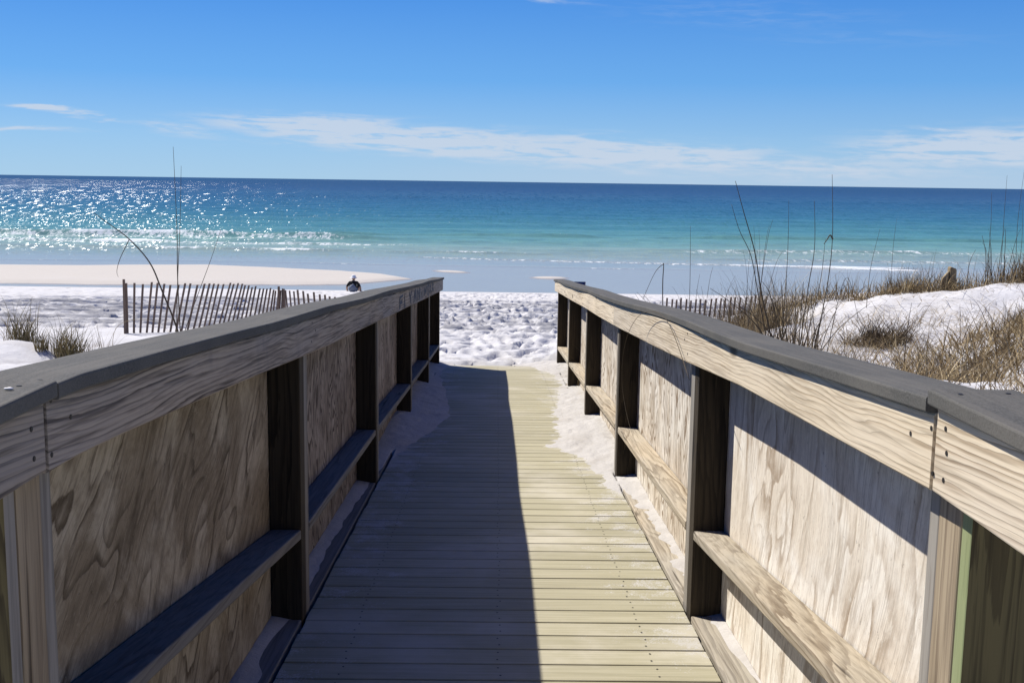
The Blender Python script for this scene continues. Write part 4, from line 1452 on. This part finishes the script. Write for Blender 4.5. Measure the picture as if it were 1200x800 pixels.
stalks('sea_oats', 'big spray of dark sea oats fanning up behind the right railing, tips crossing the horizon',
       [([gp(2.16, 8.5), (2.13, 8.5, 3.02), (2.04, 8.5, 3.37), (1.97, 8.5, 3.7), (1.88, 8.52, 3.99), (1.81, 8.55, 4.23)], .0075),
        ([gp(2.15, 8.6), (2.12, 8.6, 2.99), (2.03, 8.6, 3.39), (1.97, 8.62, 3.66), (1.88, 8.65, 3.85), (1.82, 8.7, 4.05)], .0055),
        ([gp(2.44, 8.5), (2.47, 8.5, 2.97), (2.54, 8.5, 3.41), (2.57, 8.52, 3.8), (2.55, 8.55, 4.29)], .006),
        ([(2.57, 8.51, 3.80), (2.545, 8.5, 3.83), (2.52, 8.5, 3.79), (2.50, 8.5, 3.76)], .007),
        ([gp(2.23, 8.6), (2.25, 8.6, 3.47), (2.25, 8.6, 3.8), (2.24, 8.6, 4.09)], .0035),
        ([gp(2.31, 8.4), (2.38, 8.45, 3.4), (2.43, 8.5, 3.73), (2.41, 8.5, 4.09)], .005),
        ([gp(2.35, 8.5), (2.48, 8.5, 3.41), (2.51, 8.5, 3.8)], .004),
        ([gp(2.20, 8.4), (2.02, 8.4, 3.10), (1.80, 8.4, 3.30), (1.62, 8.4, 3.42)], .0055),
        ([gp(2.28, 8.4), (2.12, 8.4, 3.05), (1.95, 8.4, 3.22), (1.82, 8.4, 3.30)], .006),
        ([gp(2.40, 8.4), (2.60, 8.4, 3.10), (2.85, 8.4, 3.32)], .005),
        ([gp(2.55, 8.5), (2.68, 8.5, 3.5), (2.80, 8.5, 3.2), (2.90, 8.5, 3.05)], .003)]
       + spray(3, 2.25, 8.5, 22, (.35, .75), .35) + spray(4, 2.45, 8.6, 14, (.25, .6), .3), group='sea oats on the dunes')
stalks('sea_oats', 'thin leaning sea oats by the far half of the right railing, one stem snapped over',
       spray(11, 1.50, 10.0, 9, (.6, 1.05), .35, .004)
       + [([gp(1.55, 10), (1.50, 10, 3.2), (1.50, 10, 3.46), (1.49, 10, 3.48), (1.42, 10, 3.40), (1.32, 10, 3.16)], .0055)], group='sea oats on the dunes')
stalks('sea_oats', 'single straight sea oats stem between the snapped stem and the big spray', [([gp(1.74, 10), (1.745, 10, 3.21), (1.73, 10, 3.83)], .004),
       ([gp(1.78, 10), (1.80, 10, 3.1), (1.83, 10, 3.4)], .003)], group='sea oats on the dunes')
stalks('sea_oats', 'thin sea oats stems above the half-buried fence behind the right railing', spray(13, 2.55, 11.0, 8, (.9, 1.35), .22, .0035)
       + spray(14, 2.1, 11.2, 12, (.6, 1.2), .4, .0035) + spray(24, 1.8, 10.6, 12, (.4, 1.0), .4, .004), group='sea oats on the dunes')
stalks('sea_oats', 'sea oats with tall thin stems on the dune crest right of the wooden post',
       [([gp(5.52, 12.4), (5.51, 12.4, 3.28), (5.51, 12.4, 3.81), (5.49, 12.4, 4.16)], .0045),
        ([gp(5.66, 12.4), (5.66, 12.4, 3.28), (5.66, 12.42, 3.93), (5.65, 12.4, 4.35)], .0045),
        ([gp(5.50, 12.4), (5.48, 12.4, 3.45), (5.42, 12.4, 3.68)], .006),
        ([gp(5.28, 12.4), (5.30, 12.4, 3.36), (5.36, 12.4, 3.52)], .005)] + spray(15, 5.6, 12.4, 10, (.3, .75), .15, .005), group='sea oats on the dunes')
stalks('sea_oats', 'tallest thin sea oats at the right edge of the photo, reaching above the horizon',
       [([gp(5.86, 12.4), (5.83, 12.4, 3.3), (5.81, 12.4, 3.84), (5.84, 12.4, 4.45)], .0045), ([gp(5.9, 12.5), (5.92, 12.5, 3.6), (5.90, 12.5, 4.0)], .0035)]
       + spray(16, 5.9, 12.5, 7, (.3, .7), .15, .005), group='sea oats on the dunes')
stalks('sea_oats', 'thin upright sea oats stems on the middle of the bright dune slope',
       [([gp(2.95, 7.9), (2.96, 7.9, 3.15), (2.98, 7.9, 3.38)], .0045), ([gp(4.1, 12.2), (4.12, 12.2, 3.3), (4.2, 12.2, 3.75)], .004),
        ([gp(4.5, 12.6), (4.5, 12.6, 3.5), (4.52, 12.6, 3.85)], .003)], group='sea oats on the dunes')

# a thin dry runner hooked over the right rail
stalks('dry_stem', 'thin dry runner looped down over the face of the right rail board',
       [([(0.70, 3.95, 3.50), (0.690, 4.5, 3.655), (0.665, 5.1, 3.60), (0.64, 5.45, 3.42), (0.64, 5.55, 3.20), (0.66, 5.35, 3.02), (0.69, 5.0, 2.93)], .0016)],
       cat='dry stem', mat_='stalk')
# stray bent stems leaning over the white berm
stalks('bent_grass_stems', 'faint hoop of thin bent grass stems on white sand below the left sand fence',
       [([gp(-4.05, 11.6), (-4.0, 11.6, 2.62), (-3.72, 11.6, 2.72), (-3.45, 11.6, 2.6), gp(-3.4, 11.6, .05)], .003),
        ([gp(-3.15, 11.4), (-3.1, 11.4, 2.5), (-2.95, 11.4, 2.75)], .003), ([gp(-3.2, 11.4), (-3.35, 11.4, 2.55), (-3.5, 11.4, 2.7)], .0025)], cat='grass stems', mat_='dry_grass')


def leafless_post():
    root = thing('wooden_post', 'short weathered wooden post standing in grass on the right dune crest', 'post', (5.2, 12.7, float(ground(5.2, 12.7))))
    z = float(ground(5.2, 12.7)) - 0.02
    bm = bmesh.new()
    add_box(bm, 5.20, 5.275, 12.66, 12.76, z - 0.3, z + 0.28, 0.012, 2)
    for v in bm.verts:
        v.co.z += 0.02 * math.sin(v.co.x * 40) * (v.co.z > z)
    obj('post_shaft', bm, MAT['stump_lumber'], root)
    bm = bmesh.new()
    add_hex(bm, [(5.09, 12.68, z - .2), (5.12, 12.68, z + .16), (5.09, 12.72, z - .2), (5.12, 12.72, z + .16),
                 (5.19, 12.68, z - .2), (5.195, 12.68, z + .25), (5.19, 12.72, z - .2), (5.195, 12.72, z + .25)], 0.004, 1)
    obj('split_board', bm, MAT['stump_lumber'], root)


leafless_post()


# ------------------------------------------------------------------ person sitting at the water's edge, back to the walk
def skin_mesh(name, chains, mats, parent, subdiv=2, matfn=None):
    """chains: list of [(pos, radius)...]; chains sharing a point position are joined"""
    bm = bmesh.new()
    lay = bm.verts.layers.skin.verify()
    cache = {}

    def get(p, r):
        k = tuple(round(c, 4) for c in p)
        if k not in cache:
            v = bm.verts.new(p)
            v[lay].radius = (r, r) if not hasattr(r, '__len__') else r
            cache[k] = v
        return cache[k]
    first = None
    for ch in chains:
        prev = None
        for p, r in ch:
            v = get(p, r)
            if first is None:
                first = v
                v[lay].use_root = True
            if prev is not None and prev is not v and not bm.edges.get((prev, v)):
                bm.edges.new((prev, v))
            prev = v
    me = bpy.data.meshes.new(name)
    bm.to_mesh(me); bm.free()
    o = bpy.data.objects.new(name, me)
    link(o)
    mo = o.modifiers.new('skin', 'SKIN'); mo.use_smooth_shade = True
    ms = o.modifiers.new('sub', 'SUBSURF'); ms.levels = subdiv; ms.render_levels = subdiv
    dg = bpy.context.evaluated_depsgraph_get()
    dg.update()
    me2 = bpy.data.meshes.new_from_object(o.evaluated_get(dg))
    bpy.data.objects.remove(o)
    o = bpy.data.objects.new(name, me2)
    link(o, parent)
    me2.materials.clear()
    for m_ in mats:
        me2.materials.append(m_)
    for p in me2.polygons:
        p.use_smooth = True
        p.material_index = matfn(p.center) if matfn else 0
    return o


def person():
    bx, by = -5.28, 40.6
    bz = float(ground(bx, by)) - 0.02
    root = thing('person', 'person in black top and white hat sitting on the sand near the water', 'person', (bx, by, bz))
    r = 1.0
    ch = [[((0, 0, .11), .145), ((0, .02, .24), .125), ((0, .05, .36), .13), ((0, .09, .45), .12), ((0, .12, .52), .06), ((0, .15, .57), .055)]]
    for s in (-1, 1):
        ch.append([((0, .09, .45), .12), ((s * .15, .09, .45), .065), ((s * .23, .08, .34), .05), ((s * .27, .10, .22), .042), ((s * .27, .20, .10), .033), ((s * .27, .24, .055), .032)])
        for k in range(4):
            a = (k - 1.5) * 0.022
            ln = (.075, .088, .083, .066)[k]
            ch.append([((s * .27, .24, .055), .032), ((s * .27 + a, .275, .045), .011), ((s * .27 + a * 1.3, .275 + ln * .5, .035), .009), ((s * .27 + a * 1.4, .275 + ln, .02), .008)])
        ch.append([((s * .27, .24, .055), .032), ((s * .27 - s * .035, .255, .045), .011), ((s * .27 - s * .06, .285, .03), .009)])
        ch.append([((0, 0, .11), .145), ((s * .10, .06, .11), .085), ((s * .16, .26, .30), .065), ((s * .17, .40, .38), .058), ((s * .16, .47, .22), .05), ((s * .15, .53, .07), .036), ((s * .15, .62, .04), .034), ((s * .15, .70, .03), .024)])

    def mf(c):
        if c.y > 0.30 and c.z > .02:
            return 1
        if abs(c.x) > .2 and c.z < .26:
            return 1
        if c.z > .52:
            return 1
        if c.z < .20:
            return 2
        return 0
    skin_mesh('body', ch, [MAT['black_cloth'], MAT['skin'], MAT['grey_cloth']], root, 2, mf)
    # head
    bm = bmesh.new()
    bmesh.ops.create_uvsphere(bm, u_segments=20, v_segments=14, radius=0.1)
    for v in bm.verts:
        v.co.x *= 0.78
        v.co.z *= 1.12
        if v.co.y > 0.06 and abs(v.co.x) < 0.02 and -0.03 < v.co.z < 0.02:
            v.co.y += 0.02
    bmesh.ops.translate(bm, verts=bm.verts, vec=Vector((bx, by + .17, bz + .66)))
    obj('head', bm, MAT['skin'], root, smooth=True)
    bm = bmesh.new()
    prof = [(0.0, .115), (.05, .11), (.08, .085), (.088, .04), (.09, .01), (.15, -.012), (.152, -.018), (.09, -.002)]
    n = 20
    rings = []
    for pr, pz in prof:
        if pr == 0:
            rings.append([bm.verts.new((bx, by + .17, bz + .68 + pz))])
        else:
            rings.append([bm.verts.new((bx + pr * math.cos(2 * math.pi * k / n), by + .17 + pr * 1.1 * math.sin(2 * math.pi * k / n), bz + .68 + pz)) for k in range(n)])
    for k in range(n):
        bm.faces.new((rings[0][0], rings[1][k], rings[1][(k + 1) % n]))
    for a, b2 in zip(rings[1:], rings[2:]):
        for k in range(n):
            bm.faces.new((a[k], b2[k], b2[(k + 1) % n], a[(k + 1) % n]))
    bmesh.ops.recalc_face_normals(bm, faces=bm.faces)
    obj('sun_hat', bm, MAT['white_cloth'], root, smooth=True)
    # soft grey bag on the sand behind
    bm = bmesh.new()
    bmesh.ops.create_icosphere(bm, subdivisions=3, radius=0.16)
    for v in bm.verts:
        v.co.z = v.co.z * 0.95 + 0.03 * math.sin(v.co.x * 30) * 0.3
        w = 1.0 - 0.45 * max(0, v.co.z / .16)
        v.co.x *= 0.95 * w
        v.co.y *= 0.6
        v.co += 0.012 * mnoise.noise_vector(v.co * 14)
    x0, y0 = bx + .04, by - 0.55
    z0 = float(ground(x0, y0)) + .13
    bmesh.ops.translate(bm, verts=bm.verts, vec=Vector((x0, y0, z0)))
    o = obj('beach_bag', bm, MAT['grey_cloth'], None, smooth=True)
    tag(o, 'soft grey beach bag on the sand right behind the seated person', 'bag')

    root.scale = (0.92, 0.85, 0.80)
    root.location.z -= 0.03


person()


def beach_chair():
    x, y = 2.93, 40.2
    z = float(ground(x, y)) - 0.01
    z -= 0.12
    root = thing('beach_chair', 'low navy blue beach chair, only its top showing over the right railing cap', 'chair', (x, y, z))
    for s in (-1, 1):
        bm = bmesh.new()
        xx = x + s * .25
        tube(bm, [(xx, y - .30, z + .62), (xx, y - .05, z + .16), (xx, y + .40, z + .20), (xx, y + .42, z)], .012, 8)
        tube(bm, [(xx, y - .22, z), (xx, y - .17, z + .38), (xx, y + .30, z + .40), (xx, y + .18, z + .02)], .011, 8)
        obj('side_frame', bm, MAT['chair_metal'], root, smooth=True)
        bm = bmesh.new()
        add_box(bm, xx - .025, xx + .025, y - .15, y + .30, z + .41, z + .435, .008, 2)
        obj('armrest', bm, MAT['navy_cloth'], root)
    for nm, a, b2 in (('backrest', (y - .31, z + .63), (y - .05, z + .17)), ('seat', (y - .05, z + .165), (y + .38, z + .205))):
        bm = bmesh.new()
        n = 8
        rows = []
        for i in range(n + 1):
            f = i / n
            yy = a[0] * (1 - f) + b2[0] * f
            zz = a[1] * (1 - f) + b2[1] * f
            row = []
            for k in range(7):
                u = k / 6
                sag = 0.035 * math.sin(math.pi * f) * math.sin(math.pi * u) * 0.8 + .005
                row.append(bm.verts.new((x - .24 + .48 * u, yy - sag * 0.5, zz - sag * 0.7)))
            rows.append(row)
        for r0, r1 in zip(rows, rows[1:]):
            for k in range(6):
                bm.faces.new((r0[k], r0[k + 1], r1[k + 1], r1[k]))
        bmesh.ops.solidify(bm, geom=bm.faces[:], thickness=0.006)
        obj(nm, bm, MAT['navy_cloth'], root, smooth=True)


beach_chair()

# bits of shell on the near end of the left cap, and a loose dry stem hooked over the right rail
for i, (x, y, lb) in enumerate(((-0.688, 1.55, 'upper of two white shell chips by the cap joint of the left railing'),
                                (-0.685, 1.49, 'lower of two white shell chips by the cap joint of the left railing'))):
    bm = bmesh.new()
    bmesh.ops.create_icosphere(bm, subdivisions=2, radius=0.0045)
    for v in bm.verts:
        v.co.z *= 0.35
        v.co.x *= 1.5
        v.co += 0.0012 * mnoise.noise_vector(v.co * 300)
    bmesh.ops.translate(bm, verts=bm.verts, vec=Vector((x, y, 3.9015)))
    tag(obj('shell_chip', bm, MAT['shell'], None, smooth=True), lb, 'shell', 'shell chips on the left railing cap')
